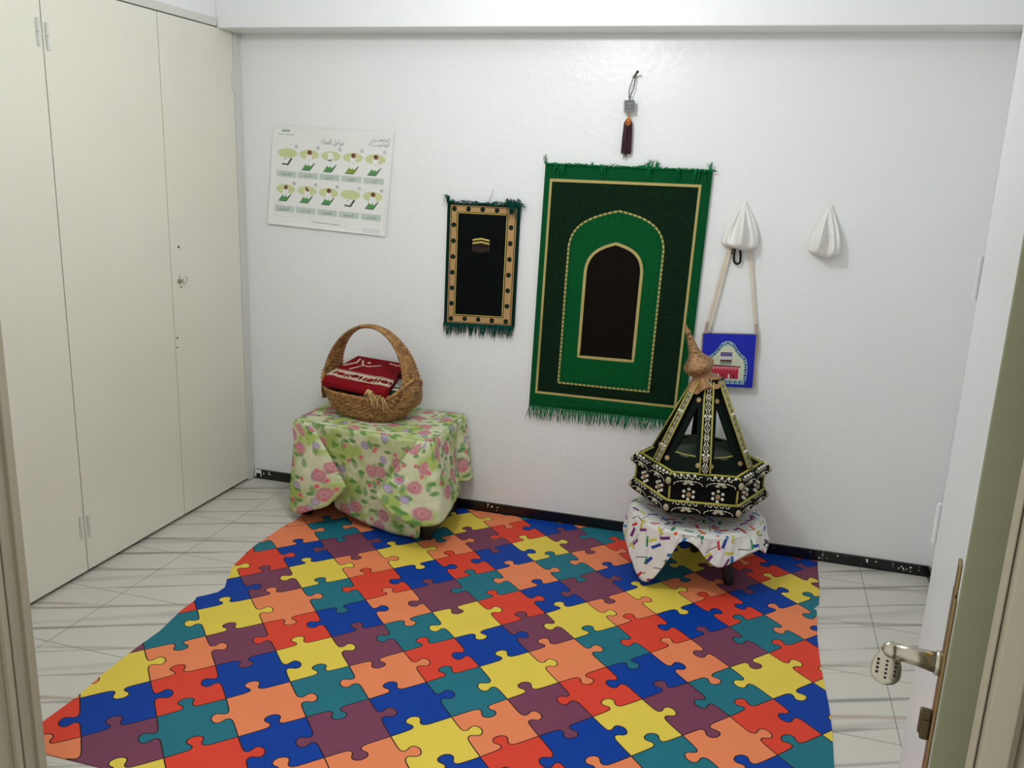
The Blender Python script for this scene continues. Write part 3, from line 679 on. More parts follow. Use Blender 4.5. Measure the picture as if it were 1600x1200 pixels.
for k in range(4): lay.append((bs(rect(.375+.055*k, .345, .385+.055*k, .41)), 3))
lay += [(bs([(.15, .585), (.745, .60), (.745, .628), (.15, .613)]), 5), (bs(rect(.175, .615, .715, .68)), 8), (bs(rect(.175, .68, .715, .845)), 4)]
for k in range(9): lay.append((bs([(.18+.06*k, .68), (.21+.06*k, .635), (.235+.06*k, .68)]), 4))
for k in range(5): lay += [(bs([(.215+.10*k, .835), (.215+.10*k, .775), (.232+.10*k, .745), (.25+.10*k, .775), (.25+.10*k, .835)]), 7 if k % 2 else 5)]
for k in range(10): lay.append((bs(rect(.185+.055*k, .70, .192+.055*k, .845)), 5))
mapg = lambda x, y: bil(cg, x/BW, y/BH)+Vector((0, -.004*math.sin(x/BW*PI)*math.sin(y/BH*PI), 0))
mb = printed(lay, mapg, bs(GP(6, 6))); n0 = len(mb.v)
under(mb, 'front_panel', bm_, bag, solid=.003, off=0, recalc=False)
m = MB(); gx = Vector((.006, 0, 0))
for (a, b) in ((cg[0], cg[3]), (cg[1], cg[2]), (cg[3], cg[2])):
    nn = 8; vs = []
    for k in range(nn+1):
        p = a.lerp(b, k/nn); o_ = Vector((-.006 if a is cg[0] else .008 if a is cg[1] else 0, 0, -.004 if a is cg[3] else 0))
        vs += [p+Vector((0, -.001, 0)), p+o_*(1+.3*math.sin(k))+Vector((0, .012, 0)), p+Vector((0, .028, 0))]
    m.add(vs, [(3*k+c_, 3*k+c_+1, 3*k+c_+4, 3*k+c_+3) for k in range(nn) for c_ in (0, 1)])
m.add([p+Vector((0, .028, 0)) for p in cg], [(0, 1, 2, 3)])
under(m, 'gusset', plain('bag_lining_taupe', (176, 160, 148), .8, var=.08, bump=.2, bscale=300), bag, solid=.002, recalc=False)
M_strap = plain('cream_strap', (216, 206, 186), .8, var=.06, vscale=60, bump=.2, bscale=400)
m = MB()
def ribbon(P, w, y2=.0016):
    P = [Vector(p) for p in P]; vs = []
    for i, p in enumerate(P):
        t = (P[min(i+1, len(P)-1)]-P[max(0, i-1)]).normalized(); q = t.cross(Vector((0, 1, 0))).normalized()*w/2
        vs += [p-q-Vector((0, y2, 0)), p+q-Vector((0, y2, 0)), p+q+Vector((0, y2, 0)), p-q+Vector((0, y2, 0))]
    n = len(P)
    m.add(vs, [(4*i+c_, 4*i+(c_+1) % 4, 4*i+4+(c_+1) % 4, 4*i+4+c_) for i in range(n-1) for c_ in range(4)]+[(3, 2, 1, 0), (4*n-4, 4*n-3, 4*n-2, 4*n-1)])
ribbon([at(1100, 522, 'y', -.02), at(1112, 480, 'y', -.018), at(1126, 430, 'y', -.016), at(1141, 380, 'y', -.012), at(1152, 350, 'y', -.008)], .010)
ribbon([at(1106, 519, 'y', -.024), at(1118, 476, 'y', -.021), at(1131, 428, 'y', -.018), at(1145, 378, 'y', -.014), at(1154, 350, 'y', -.010)], .010)
ribbon([at(1181, 522, 'y', -.02), at(1178, 480, 'y', -.018), at(1175, 430, 'y', -.016), at(1172, 380, 'y', -.012), at(1166, 350, 'y', -.008)], .013)
under(m, 'strap', M_strap, bag)
M_tab = plain('strap_tab_taupe', (170, 152, 142), .7)
m = MB(); ribbon([at(1102, 526, 'y', -.026), at(1104, 514, 'y', -.024), at(1106, 503, 'y', -.022)], .016, .003); under(m, 'strap_tab', M_tab, bag)
m = MB(); ribbon([at(1182, 528, 'y', -.024), at(1182, 515, 'y', -.022), at(1181, 506, 'y', -.020)], .012, .003)
under(m, 'strap_tab', M_tab, bag)

# ------------------------------------------------------------------ side table under a floral cloth
TZ = .488
FL, FR, BR, BL = Vector((.485, -.418)), Vector((1.178, -.486)), Vector((1.168, -.020)), Vector((.498, -.020))
cen = (FL+FR+BR+BL)/4
tb_ = empty('side_table', (cen.x, cen.y, 0)); tag(tb_, 'low side table with black feet, hidden under the floral cloth', 'table')
M_tb = plain('black_lacquer_wood', (18, 16, 16), .4, var=.2)
m = MB(); q = [cen+(p-cen)*.985 for p in (FL, FR, BR, BL)]
m.add([(p.x, p.y, TZ-.032) for p in q]+[(p.x, p.y, TZ-.004) for p in q], [(3, 2, 1, 0), (4, 5, 6, 7), (0, 1, 5, 4), (1, 2, 6, 5), (2, 3, 7, 6), (3, 0, 4, 7)])
under(m, 'tabletop', M_tb, tb_, bevel=.004)
FEET = [at(480, 803, 'y', -.345), at(668, 832, 'y', -.405), Vector((1.13, -.06, 0)), Vector((.54, -.06, 0))]
for k, c in enumerate(FEET):
    m = MB(); tx, ty = [(FL.x+.06, FL.y+.05), (FR.x-.06, FR.y+.05), (BR.x-.05, BR.y-.04), (BL.x+.05, BL.y-.04)][k]; zf = .0038
    hw = .024
    m.add([(c.x-hw, c.y-hw, zf), (c.x+hw, c.y-hw, zf), (c.x+hw, c.y+hw, zf), (c.x-hw, c.y+hw, zf), (tx-hw, ty-hw, TZ-.032), (tx+hw, ty-hw, TZ-.032), (tx+hw, ty+hw, TZ-.032), (tx-hw, ty+hw, TZ-.032)],
          [(3, 2, 1, 0), (4, 5, 6, 7), (0, 1, 5, 4), (1, 2, 6, 5), (2, 3, 7, 6), (3, 0, 4, 7)])
    under(m, 'leg', M_tb, tb_, bevel=.004)
for a, b in ((1, 2), (3, 0)):
    m = MB(); A_, B_ = FEET[a], FEET[b]; m.tube([(A_.x, A_.y, .03), (B_.x, B_.y, .03)], .024, 8); under(m, 'stretcher', M_tb, tb_)

def floral():
    k = NT('floral_cotton'); uv = k.coord('UV')
    base = k.mix(k.ramp(k.noise(uv, 7.5, 3), [(.42, (0, 0, 0)), (.60, (1, 1, 1))]), lin((212, 216, 180)), lin((172, 194, 104)))
    base = k.mix(k.math('MULTIPLY', k.ramp(k.noise(uv, 13, 2), [(.52, (0, 0, 0)), (.66, (1, 1, 1))]), .7), base, lin((228, 230, 206)))
    wv = k.vmath('ADD', uv, k.n('ShaderNodeVectorMath', {0: k.n('ShaderNodeTexNoise', {'Vector': uv, 'Scale': 38.0, 'Detail': 2.0}).outputs['Color'], 3: .014}, operation='SCALE').outputs[0]).outputs[0]
    def spots(scale, off, rad, lo, hi, stretch=None):
        mp = k.n('ShaderNodeMapping', {'Vector': wv, 'Location': (off, off*1.7, 0), 'Rotation': (0, 0, off), 'Scale': stretch or (1, 1, 1)}).outputs[0]
        v = k.n('ShaderNodeTexVoronoi', {'Vector': mp, 'Scale': scale, 'Randomness': .85}, voronoi_dimensions='2D')
        d = v.outputs['Distance']; r = k.n('ShaderNodeSeparateColor', {0: v.outputs['Color']}).outputs[0]
        on = k.math('MULTIPLY', k.math('GREATER_THAN', r, lo), k.math('LESS_THAN', r, hi))
        soft = k.math('MULTIPLY', k.math('SUBTRACT', rad, d), 9.0, clamp=True)
        return d, k.math('MULTIPLY', on, soft)
    d, ms = spots(13, .9, .30, .35, 1.1, (1, 1.9, 1)); x = k.mix(k.math('MULTIPLY', ms, .85), base, k.mix(k.math('MULTIPLY', d, 3), lin((70, 132, 62)), lin((120, 168, 84))))
    d, ms = spots(9.5, 2.3, .26, .25, 1.1, (1.8, 1, 1)); x = k.mix(k.math('MULTIPLY', ms, .7), x, lin((96, 152, 84)))
    d, ms = spots(10.5, .31, .24, .50, 1.1)
    x = k.mix(ms, x, k.ramp(k.math('ADD', d, k.math('MULTIPLY', k.noise(uv, 70, 1), .12)), [(.0, lin((120, 84, 140))), (.14, lin((196, 182, 208))), (.26, lin((140, 124, 168))), (.34, lin((205, 198, 214)))]))
    d, ms = spots(9.0, 1.1, .33, .40, 1.1)
    x = k.mix(k.math('MULTIPLY', ms, .88), x, k.ramp(k.math('ADD', d, k.math('MULTIPLY', k.noise(uv, 60, 2), .2)), [(.08, lin((182, 84, 108))), (.2, lin((212, 146, 156))), (.32, lin((192, 114, 132))), (.46, lin((224, 192, 190)))]))
    d, ms = spots(15, 4.2, .22, .62, 1.1)
    x = k.mix(ms, x, k.ramp(d, [(0, lin((206, 92, 104))), (.2, lin((226, 150, 152)))]))
    k.col(x); k.set(Roughness=.75); k.b.inputs['Specular IOR Level'].default_value = .2
    k.bump(k.noise(k.coord(), 22, 3), .12, .006); return k.m
M_floral = floral()

def drape(top, bottom, z, uvout, nv, per, wrinkle, seed, bulge=.012, ex=1):
    """cloth: top = points round the table edge, bottom = where each falls to; returns MB with uv"""
    n = len(top); T = []; B = []; U = []
    Bc = cat_rom([Vector(p) for p in bottom], per, True)
    for i in range(n):
        for k in range(per):
            T.append(Vector(top[i]).lerp(Vector(top[(i+1) % n]), k/per))
    c2 = sum((Vector((t.x, t.y)) for t in T), Vector((0, 0)))/len(T)
    m = MB(); N = len(T); rings = 9; hx = max(abs(t.x-c2.x) for t in T); hy = max(abs(t.y-c2.y) for t in T)
    rows = []
    for r in range(rings, 0, -1):   # top, from rim to middle
        rows.append([(Vector((c2.x+(t.x-c2.x)*r/rings, c2.y+(t.y-c2.y)*r/rings, z+(.0 if r < rings else -.0015)))) for t in T])
    rows.reverse()
    idx = []
    for R in rows:
        o = m.add(R, []); idx.append(o)
        for k, p in enumerate(R): m.uv[o+k] = (p.x, p.y)
    o = m.add([Vector((c2.x, c2.y, z))], []); m.uv[o] = (c2.x, c2.y)
    for k in range(N): m.f.append([o, idx[0]+k, idx[0]+(k+1) % N]); m.mi.append(0)
    rr_ = random.Random(seed); ph = [rr_.uniform(0, 6) for _ in range(6)]
    S = [0]
    for k in range(N):
        a, b = T[k].lerp(Bc[k], .55), T[(k+1) % N].lerp(Bc[(k+1) % N], .55); S.append(S[-1]+math.hypot(a.x-b.x, a.y-b.y))
    side = []
    for j in range(0, nv+1):
        v = j/nv; R = []
        for k in range(N+1):
            t, b = T[k % N], Bc[k % N]; outd = Vector((t.x-c2.x, t.y-c2.y, 0)).normalized()
            e = v**.85
            p = Vector((t.x+(b.x-t.x)*e, t.y+(b.y-t.y)*e, z-.0015+(b.z-z)*v))
            rim = bulge*math.exp(-((v-.06)/.08)**2)*(0 if j == 0 else 1)
            s = k/N*2*PI
            w = wrinkle*math.sin(v*PI*.85)*(math.sin(s*9+ph[0]+v*2)+.6*math.sin(s*17+ph[1]-v*4)+.4*math.sin(s*31+ph[2]+v*6))
            p += outd*(rim+w); p.z += .35*w*(1-v)
            R.append(p)
        o = m.add(R, []); side.append(o)
        for k in range(N+1):
            t, b = T[k % N], Bc[k % N]; L = (b-Vector((t.x, t.y, z))).length
            m.uv[o+k] = (S[k]*uvout+3.3, 7.1-L*v)
    for a, b in zip(side[:-1], side[1:]):
        for k in range(N): m.f.append([a+k, b+k, b+k+1, a+k+1]); m.mi.append(0)
    for a, b in zip(idx[:-1], idx[1:]):
        for k in range(N): m.f.append([a+k, b+k, b+(k+1) % N, a+(k+1) % N]); m.mi.append(0)
    return m
def V3(p, z=0): return Vector((p.x, p.y, z))
lp = lambda a, b, t: V3(a.lerp(b, t))
def pt(px, py, y): return at(px, py, 'y', y)
tops = []; bots = []
def ctl(t, b): tops.append(t); bots.append(b)
ctl(lp(BL, FL, .02), Vector((.475, -.024, .13))); ctl(lp(BL, FL, .35), Vector((.465, -.17, .10))); ctl(lp(BL, FL, .7), Vector((.452, -.31, .075))); ctl(lp(BL, FL, .93), Vector((.444, -.40, .05)))
ctl(lp(FL, FR, .0), pt(464, 802, -.452)); ctl(lp(FL, FR, .025), pt(486, 797, -.478)); ctl(lp(FL, FR, .05), pt(512, 790, -.484)); ctl(lp(FL, FR, .075), pt(533, 770, -.476)); ctl(lp(FL, FR, .10), pt(541, 762, -.458))
ctl(lp(FL, FR, .14), pt(530, 768, -.405)); ctl(lp(FL, FR, .20), pt(524, 790, -.375)); ctl(lp(FL, FR, .30), pt(545, 804, -.39))
ctl(lp(FL, FR, .45), pt(578, 820, -.415)); ctl(lp(FL, FR, .62), pt(612, 832, -.43)); ctl(lp(FL, FR, .74), pt(638, 837, -.44)); ctl(lp(FL, FR, .84), pt(655, 838, -.455)); ctl(lp(FL, FR, .88), pt(650, 800, -.46))
ctl(lp(FL, FR, .91), pt(610, 782, -.475)); ctl(lp(FL, FR, .94), pt(588, 772, -.525)); ctl(lp(FL, FR, .96), pt(604, 796, -.56)); ctl(lp(FL, FR, .98), pt(628, 814, -.57)); ctl(lp(FL, FR, .995), pt(660, 822, -.565)); ctl(lp(FR, BR, .02), pt(688, 817, -.53)); ctl(lp(FR, BR, .08), pt(702, 800, -.46)); ctl(lp(FR, BR, .2), pt(712, 781, -.36))
ctl(lp(FR, BR, .45), pt(718, 768, -.25)); ctl(lp(FR, BR, .70), pt(712, 763, -.16)); ctl(lp(FR, BR, .78), pt(703, 752, -.135)); ctl(lp(FR, BR, .84), pt(712, 752, -.145)); ctl(lp(FR, BR, .90), pt(728, 752, -.12)); ctl(lp(FR, BR, .95), pt(737, 747, -.07)); ctl(lp(FR, BR, .99), pt(734, 744, -.024))
ctl(lp(BR, BL, .3), Vector((1.0, -.012, .30))); ctl(lp(BR, BL, .7), Vector((.7, -.012, .30)))
mb = drape(tops, bots, TZ, 1.0, 26, 8, .0036, 4, bulge=.006, ex=9)
o = mb.obj('tablecloth', M_floral, smooth=True, solid=.0028, off=1)
tag(o, 'green tablecloth printed with pink roses draped over the side table', 'tablecloth')

# ------------------------------------------------------------------ wicker basket
BZ = TZ+.0032
bk = empty('wicker_basket', (.775, -.215, BZ), rot=(0, 0, math.radians(-13))); tag(bk, 'tan wicker basket with tall hoop handle on the floral cloth', 'basket')
def wicker():
    k = NT('woven_cane'); co = k.coord(); nz = k.noise(co, 45, 4)
    uvn = k.n('ShaderNodeSeparateXYZ', {0: k.coord('UV')}); st_ = k.n('ShaderNodeTexWhiteNoise', {0: k.n('ShaderNodeCombineXYZ', {0: k.math('FLOOR', uvn.outputs[0]), 1: k.math('FLOOR', uvn.outputs[1])}).outputs[0]}).outputs[0]
    k.col(k.ramp(k.math('ADD', k.math('MULTIPLY', nz, .75), k.math('MULTIPLY', st_, .22)), [(.25, lin((104, 70, 36))), (.5, lin((166, 122, 70))), (.75, lin((204, 164, 104)))]))
    k.set(Roughness=.55); k.bump(k.noise(co, 260, 3), .3, .002); return k.m
M_wick = wicker()
def sup(a, n=2.6): c, s = math.cos(a), math.sin(a); return math.copysign(abs(c)**(2/n), c), math.copysign(abs(s)**(2/n), s)
NW, NR = 44, 12
def shell(u, t, inset=0):
    a = u*2*PI; x, y = sup(a)
    e = abs(math.cos(a)); H_ = .115+.085*e**5
    prof = t**.55
    rx = .150+(.092)*prof-inset; ry = .095+.060*prof-inset
    row = t*NR; amp = .0080*math.cos(NW*a+PI*math.floor(row))*math.sin((row % 1)*PI)**.6
    return Vector((x*(rx+amp), y*(ry+amp), .004+H_*t-.010*(1-t)*0))
m = MB(); m.grid(lambda u, t: shell(u, t), NW*5, NR*4, cu=True)
for j in range(NR*4+1):
    for i in range(NW*5): m.uv[j*NW*5+i] = (i/5+.01, j/4*.999)
m.grid(lambda u, t: shell(u, 1-t, .010) if t > 0 else shell(u, 1), NW*3, 8, cu=True)
nn = 80; m.add([Vector((sup(k/nn*2*PI)[0]*.150, sup(k/nn*2*PI)[1]*.095, .006)) for k in range(nn)], [tuple(range(nn))])
m.obj('body', M_wick, bk, smooth=True)
m = MB(); L = [shell(k/120, 1)+Vector((0, 0, .002)) for k in range(121)]
for ph in (0, PI): m.tube([p+Vector((0, 0, .0045*math.sin(k*1.3+ph)))+Vector((p.x, p.y, 0)).normalized()*.0045*math.cos(k*1.3+ph) for k, p in enumerate(L)], .0055, 7, cap=False)
m.obj('rim', M_wick, bk, smooth=True)
m = MB(); m.tube([Vector((sup(k/60*2*PI)[0]*.146, sup(k/60*2*PI)[1]*.092, .006)) for k in range(61)], .007, 8, cap=False); m.obj('foot_ring', M_wick, bk, smooth=True)
HN = 64; AR, AZ, ZC = .232, .270, .150
def hand(u, v):
    # u along the hoop from one side to the other, v across the band
    a = -.48+u*(PI+.96); x = AR*math.cos(a); z = ZC+AZ*math.sin(a) if a > 0 and a < PI else ZC+.24*math.sin(a)*.75
    s = abs(u-.5)*2; wid = .022+.085*s**1.5; thick = .007
    row = v*2*PI; yy = math.cos(row); zz = math.sin(row)
    n = Vector((math.cos(a), 0, math.sin(a)))
    wv = .0034*math.cos(u*HN*2*PI+ (PI if int((math.acos(max(-1, min(1, yy)))/PI)*6) % 2 else 0))
    belly = -.010*s*(yy*yy)                # the broad ends wrap round the body
    return Vector((x, yy*wid, z))+n*(zz*thick+wv+belly+.006*s)
m = MB(); m.grid(hand, HN*5, 24, cv=True)
for j in range(24):
    for i in range(HN*5+1): m.uv[j*(HN*5+1)+i] = (i/5+.01, j/2)
m.obj('handle', M_wick, bk, smooth=True)

# ------------------------------------------------------------------ folded rugs lying in the basket
def folded(name, p_fl, p_fr, p_bl, h, layers, mats, label, cat='rug', nu=16, nv=14, sag=.0, tap=.25):
    """a rug folded over its front edge: the printed pile side outwards"""
    eu = p_fr-p_fl; ev = p_bl-p_fl; Wd, Dp = eu.length, ev.length; eu.normalize(); ev.normalize(); en = eu.cross(ev).normalized()
    if en.z < 0: en = -en
    R = h/2; arc = PI*R
    def mp(x, y):
        wob_ = .004*math.sin(x*21)*math.cos(y*17)+.003*math.sin(x*47+y*9)
        if y >= 0: q = p_fl+eu*(x*(1-tap*y/Dp))+ev*y+en*(R+wob_-sag*math.sin(min(1, y/Dp)*PI)*math.sin(x/Wd*PI))
        elif y > -arc: a = -y/R; q = p_fl+eu*x-ev*(R*math.sin(a))+en*(R*math.cos(a)+wob_*(1-a/PI))
        else: q = p_fl+eu*(x*(1-tap*(-y-arc)/Dp))+ev*(-y-arc)+en*(-R)
        return q
    lay_ = [(rect(0, -arc-Dp*.96, Wd, Dp), 0)]+[(P, k) for P, k in layers(Wd, Dp, arc)]
    g = [(Wd*(i+.5)/nu, -arc-Dp+(2*Dp+arc)*(j+.5)/44) for i in range(nu) for j in range(44)]
    mb = printed(lay_, mp, g); o = mb.obj(name, mats, solid=.009, off=0, recalc=False, smooth=False)
    tag(o, label, cat); return o, mp, Wd, Dp
M_red = pile('rug_crimson', (132, 18, 28), .12); M_crm = pile('rug_cream', (206, 190, 166), .1); M_drd = pile('rug_deep_red', (106, 12, 22)); M_pink = pile('rug_dusty_pink', (170, 98, 92)); M_dkg = pile('rug_pine', (14, 50, 30)); M_wht = pile('rug_off_white', (206, 204, 192))
def red_layers(w, d, arc):
    L = [(rect(0, .035, w, .105), 1)]
    for k, c in enumerate((.06, .145, .235, .32)):
        c = c*w/.36
        L.append((ell(c, .070, .024, .020, 12), 2 if k % 2 else 0))
        for s in (-1, 1):
            L.append(([(c+s*.028, .05), (c+s*.044, .062), (c+s*.034, .094), (c+s*.024, .085)], 2)); L.append((ell(c, .07, .008, .007, 8), 0))
            L.append(([(c+s*.026, .046), (c+s*.04, .043), (c+s*.033, .058)], 0))
    L += [(q, 1) for q in stroke([(0, .030), (w, .030)], .002)]+[(q, 1) for q in stroke([(0, .112), (w, .112)], .0018)]
    L += [(q, 1) for q in stroke([(w*.15, .15), (w*.30, .21), (w*.42, .205), (w*.62, .235)], .0055)]+[(q, 1) for q in stroke([(w*.30, .21), (w*.18, .27)], .006)]+[(q, 1) for q in stroke([(w*.02, .16), (w*.12, .235), (w*.10, .28)], .007)]
    L += [(ell(w*.75+dx, .275+dy, .010, .008, 8), 1) for dx, dy in ((0, 0), (.022, .004), (.044, 0), (.066, .003))]
    L += [(ell(w*.36, .245, .012, .010, 10), 1)]
    return L
zf = BZ+.138
a_ = at(505, 596, 'z', zf+.022); b_ = at(606, 616, 'z', zf+.018); c_ = at(560, 563, 'z', zf+.066)
c_ = a_+(c_-a_)
red, rmp, rw, rd = folded('folded_rug', a_, b_, c_, .036, red_layers, [M_red, M_crm, M_drd], 'folded crimson rug with cream flower band, topmost in the wicker basket', sag=.004)
a2 = a_+Vector((.02, .012, -.034)); b2 = b_+Vector((-.02, .02, -.030)); c2_ = c_+Vector((.01, -.03, -.036))
grn, gmp, gw, gd = folded('folded_rug', a2+Vector((.03, .012, -.002)), b2+Vector((.050, .035, .004)), c2_+Vector((.03, 0, 0)), .022, lambda w, d, a: [(rect(0, .03, w, .06), 1), (rect(w*.8, .07, w, .16), 1)], [M_dkg, M_wht], 'folded green and white rug peeping out under the crimson rug')
pnk = empty('folded_rug', tuple(a2-Vector((0, 0, .03)))); tag(pnk, 'folded dusty pink rug with cream fringe over the basket rim', 'rug')
o_, pmp, pw, pd = folded('folded_cloth', a2+Vector((.035, -.010, -.027)), b2+Vector((-.02, -.008, -.029)), c2_+Vector((0, -.05, -.025)), .018, lambda w, d, a: [(rect(0, -.01, w, .004), 1)], [M_pink, M_crm], '')
for k in ('label', 'category'): del o_[k]
o_.parent = pnk; o_.matrix_parent_inverse = Matrix.Translation(-pnk.location)
M_frg = pile('cream_fringe', (214, 186, 128), .12)
m = MB(); f0 = at(573, 610, 'y', -.385); f1 = at(600, 614, 'y', -.385)
for k in range(34):
    p = f0.lerp(f1, RND.random())+Vector((0, RND.uniform(-.006, .006), 0)); L = RND.uniform(.035, .075)*(1.15 if k % 3 else .7); dx = RND.gauss(0, .012)
    m.tube([p+Vector((0, .03, .006)), p, p+Vector((dx*.4, -.006, -L*.4)), p+Vector((dx, .004, -L))], [.0028, .0028, .0024, .0014], 5, cap=False)
o = under(m, 'fringe', M_frg, pnk, smooth=True); o['kind'] = 'stuff'

# ------------------------------------------------------------------ round stool with crayon-print cloth
SX, SY, SZ, SR = 2.305, -.295, .272, .272
st_ = empty('round_stool', (SX, SY, 0)); tag(st_, 'low round stool with black legs under the crayon-print cloth', 'stool')
m = MB(); m.lathe([(.0, SZ-.032), (SR-.012, SZ-.032), (SR-.004, SZ-.028), (SR-.004, SZ-.006), (SR-.012, SZ-.003), (0, SZ-.003)], 48, Matrix.Translation((SX, SY, 0)), cap=False); under(m, 'seat', M_tb, st_)
lg = at(1135, 912, 'z', .0)
for k in range(3):
    ang = math.atan2(lg.y-SY, lg.x-SX)+k*2*PI/3; r = math.hypot(lg.x-SX, lg.y-SY)
    m = MB(); c, s = math.cos(ang), math.sin(ang)
    m.tube([(SX+c*(r+.012), SY+s*(r+.012), .0038), (SX+c*(r+.004), SY+s*(r+.004), .03), (SX+c*(r-.014), SY+s*(r-.014), .10), (SX+c*(r-.02), SY+s*(r-.02), SZ-.03)], [.020, .024, .026, .030], 14); under(m, 'leg', M_tb, st_, smooth=True, angle=50)
def crayons():
    k = NT('crayon_cotton'); uv = k.coord('UV'); x = lin((226, 226, 222))
    def layer(x, scale, off, lx, ly, lo, pal):
        mp = k.n('ShaderNodeMapping', {'Vector': uv, 'Location': (off, off*.6, 0), 'Rotation': (0, 0, off)}).outputs[0]
        v = k.n('ShaderNodeTexVoronoi', {'Vector': mp, 'Scale': scale, 'Randomness': .7}, voronoi_dimensions='2D')
        d = k.vmath('SUBTRACT', mp, v.outputs['Position']).outputs[0]; cs_ = k.n('ShaderNodeSeparateColor', {0: v.outputs['Color']})
        sp = k.n('ShaderNodeSeparateXYZ', {0: d}); ang = k.math('MULTIPLY', cs_.outputs[0], 6.283)
        c, s = k.math('COSINE', ang), k.math('SINE', ang)
        ax = k.math('ABSOLUTE', k.math('ADD', k.math('MULTIPLY', sp.outputs[0], c), k.math('MULTIPLY', sp.outputs[1], s)))
        ay = k.math('ABSOLUTE', k.math('SUBTRACT', k.math('MULTIPLY', sp.outputs[1], c), k.math('MULTIPLY', sp.outputs[0], s)))
        on = k.math('MULTIPLY', k.math('MULTIPLY', k.math('LESS_THAN', ax, lx), k.math('LESS_THAN', ay, ly)), k.math('GREATER_THAN', cs_.outputs[2], lo))
        colr = k.ramp(cs_.outputs[1], [(i/len(pal), lin(p)) for i, p in enumerate(pal)], 'CONSTANT')
        return k.mix(on, x, colr)
    x = layer(x, 15, 3.3, .026, .0018, .2, [(70, 76, 70), (96, 60, 52), (44, 66, 92), (60, 84, 60)])
    x = layer(x, 14, .7, .0215, .0062, .08, [(206, 44, 40), (32, 112, 176), (40, 134, 68), (214, 92, 40), (108, 40, 112), (196, 186, 70), (204, 52, 60), (36, 70, 150)])
    x = layer(x, 14, 5.1, .0185, .0055, .2, [(38, 124, 190), (208, 50, 44), (52, 146, 72), (120, 44, 120), (206, 196, 84), (60, 60, 66)])
    k.col(x); k.set(Roughness=.5); k.b.inputs['Specular IOR Level'].default_value = .3
    k.bump(k.noise(k.coord(), 45, 3), .15, .003); return k.m
tops = []; bots = []
HEM = [(-180, .290, .205), (-165, .30, .17), (-150, .302, .135), (-138, .31, .085), (-128, .302, .035), (-120, .296, .040), (-112, .290, .10), (-105, .284, .165), (-99, .279, .232), (-91, .277, .243), (-84, .279, .225), (-77, .288, .185), (-70, .296, .158), (-62, .299, .158), (-52, .300, .180), (-42, .304, .200), (-32, .312, .205), (-22, .312, .175), (-12, .305, .185), (5, .297, .20), (30, .288, .20), (60, .282, .20), (90, .280, .20), (120, .281, .20), (150, .285, .20)]
for a, r, z in HEM:
    c, s = math.cos(math.radians(a)), math.sin(math.radians(a)); tops.append((SX+c*SR, SY+s*SR, 0)); bots.append((SX+c*r, min(SY+s*r, -.016), z))
mb = drape(tops, bots, SZ, 1.0, 18, 8, .0042, 9, bulge=.003)
o = mb.obj('tablecloth', crayons(), smooth=True, solid=.0016, off=1)
tag(o, 'white tablecloth printed with coloured crayons, draped on the round stool', 'tablecloth')

# ------------------------------------------------------------------ velvet lantern
lan = empty('decorative_lantern', (2.302, -.290, SZ+.0032), rot=(0, 0, math.radians(8)))
tag(lan, 'large six-sided black velvet lantern with lace, pearls and a tilted bronze finial', 'lantern')
def velvet(n, c):
    k = NT(n); l = lin(c); co = k.coord(); k.col(k.mix(k.noise(co, 40, 4), tuple(v*.7 for v in l), tuple(v*1.3 for v in l))); k.set(Roughness=.85)
    k.b.inputs['Specular IOR Level'].default_value = .15; k.bump(k.noise(co, 500, 2), .25, .001); return k.m
M_vel = velvet('black_velvet', (12, 13, 12)); M_velg = velvet('dark_green_velvet', (12, 24, 18))
M_lace = plain('ivory_lace', (212, 208, 184), .7, var=.12, vscale=200); M_pipe = plain('yellow_green_piping', (176, 170, 74), .6, var=.12, vscale=120, bump=.3, bscale=500)
M_knob = plain('beige_lace_end', (166, 158, 126), .7, var=.2, vscale=150, bump=.4, bscale=300)
M_pearl = plain('pearl_bead', (232, 230, 220), .18, var=.03); M_ros = plain('old_gold_button', (176, 150, 108), .4, .4, .2, 150)
M_tray = plain('grey_green_tray', (86, 98, 88), .45, var=.06)
HX = lambda R, k, z, off=0: Vector((R*math.cos(math.radians(-90+30+60*k)+off), R*math.sin(math.radians(-90+30+60*k)+off), z))   # corner k
def hexring(mb, prof, mi=0):
    vs = []; n = len(prof)
    for k in range(6): vs += [HX(r, k, z) for r, z in prof]
    mb.add(vs, [(k*n+i, ((k+1) % 6)*n+i, ((k+1) % 6)*n+i+1, k*n+i+1) for k in range(6) for i in range(n-1)], mi)
def petal(mb, c, ax, n, L, Wd, h=.0012, mi=0):
    """a small raised leaf: centre c, long axis ax, normal n"""
    ac = n.cross(ax).normalized(); ax = ax.normalized()
    mb.add([c-ax*L/2, c-ac*Wd/2, c+ax*L/2, c+ac*Wd/2, c+n*h], [(0, 1, 4), (1, 2, 4), (2, 3, 4), (3, 0, 4)], mi)
def star(mb, c, ax, n, R, k=8, w=.28):
    ac = n.cross(ax)
    for i in range(k):
        d = ax*math.cos(2*PI*i/k)+ac*math.sin(2*PI*i/k); petal(mb, c+d*R*.55, d, n, R*.85, R*w)
def diamond(mb, c, ax, n, L, Wd):
    ac = n.cross(ax)
    for sx in (-1, 1):
        for sy in (-1, 1):
            a = c+ax*L/2*sx; b = c+ac*Wd/2*sy; petal(mb, (a+b)/2, a-b, n, (a-b).length*1.0, .0042)
        petal(mb, c+ax*L*.17*sx, ax, n, L*.28, .005); petal(mb, c+ac*Wd*.17*sx, ac, n, Wd*.3, .004)
def curl(mb, c, ax, n, R, s=1):
    ac = n.cross(ax)*s
    P = [c+ax*R*(t-.5)*2+ac*R*(.55-2.2*(t-.5)**2) for t in (0, .2, .4, .6, .8, 1)]
    for a, b in zip(P[:-1], P[1:]): petal(mb, (a+b)/2, b-a, n, (b-a).length*1.25, .0042)
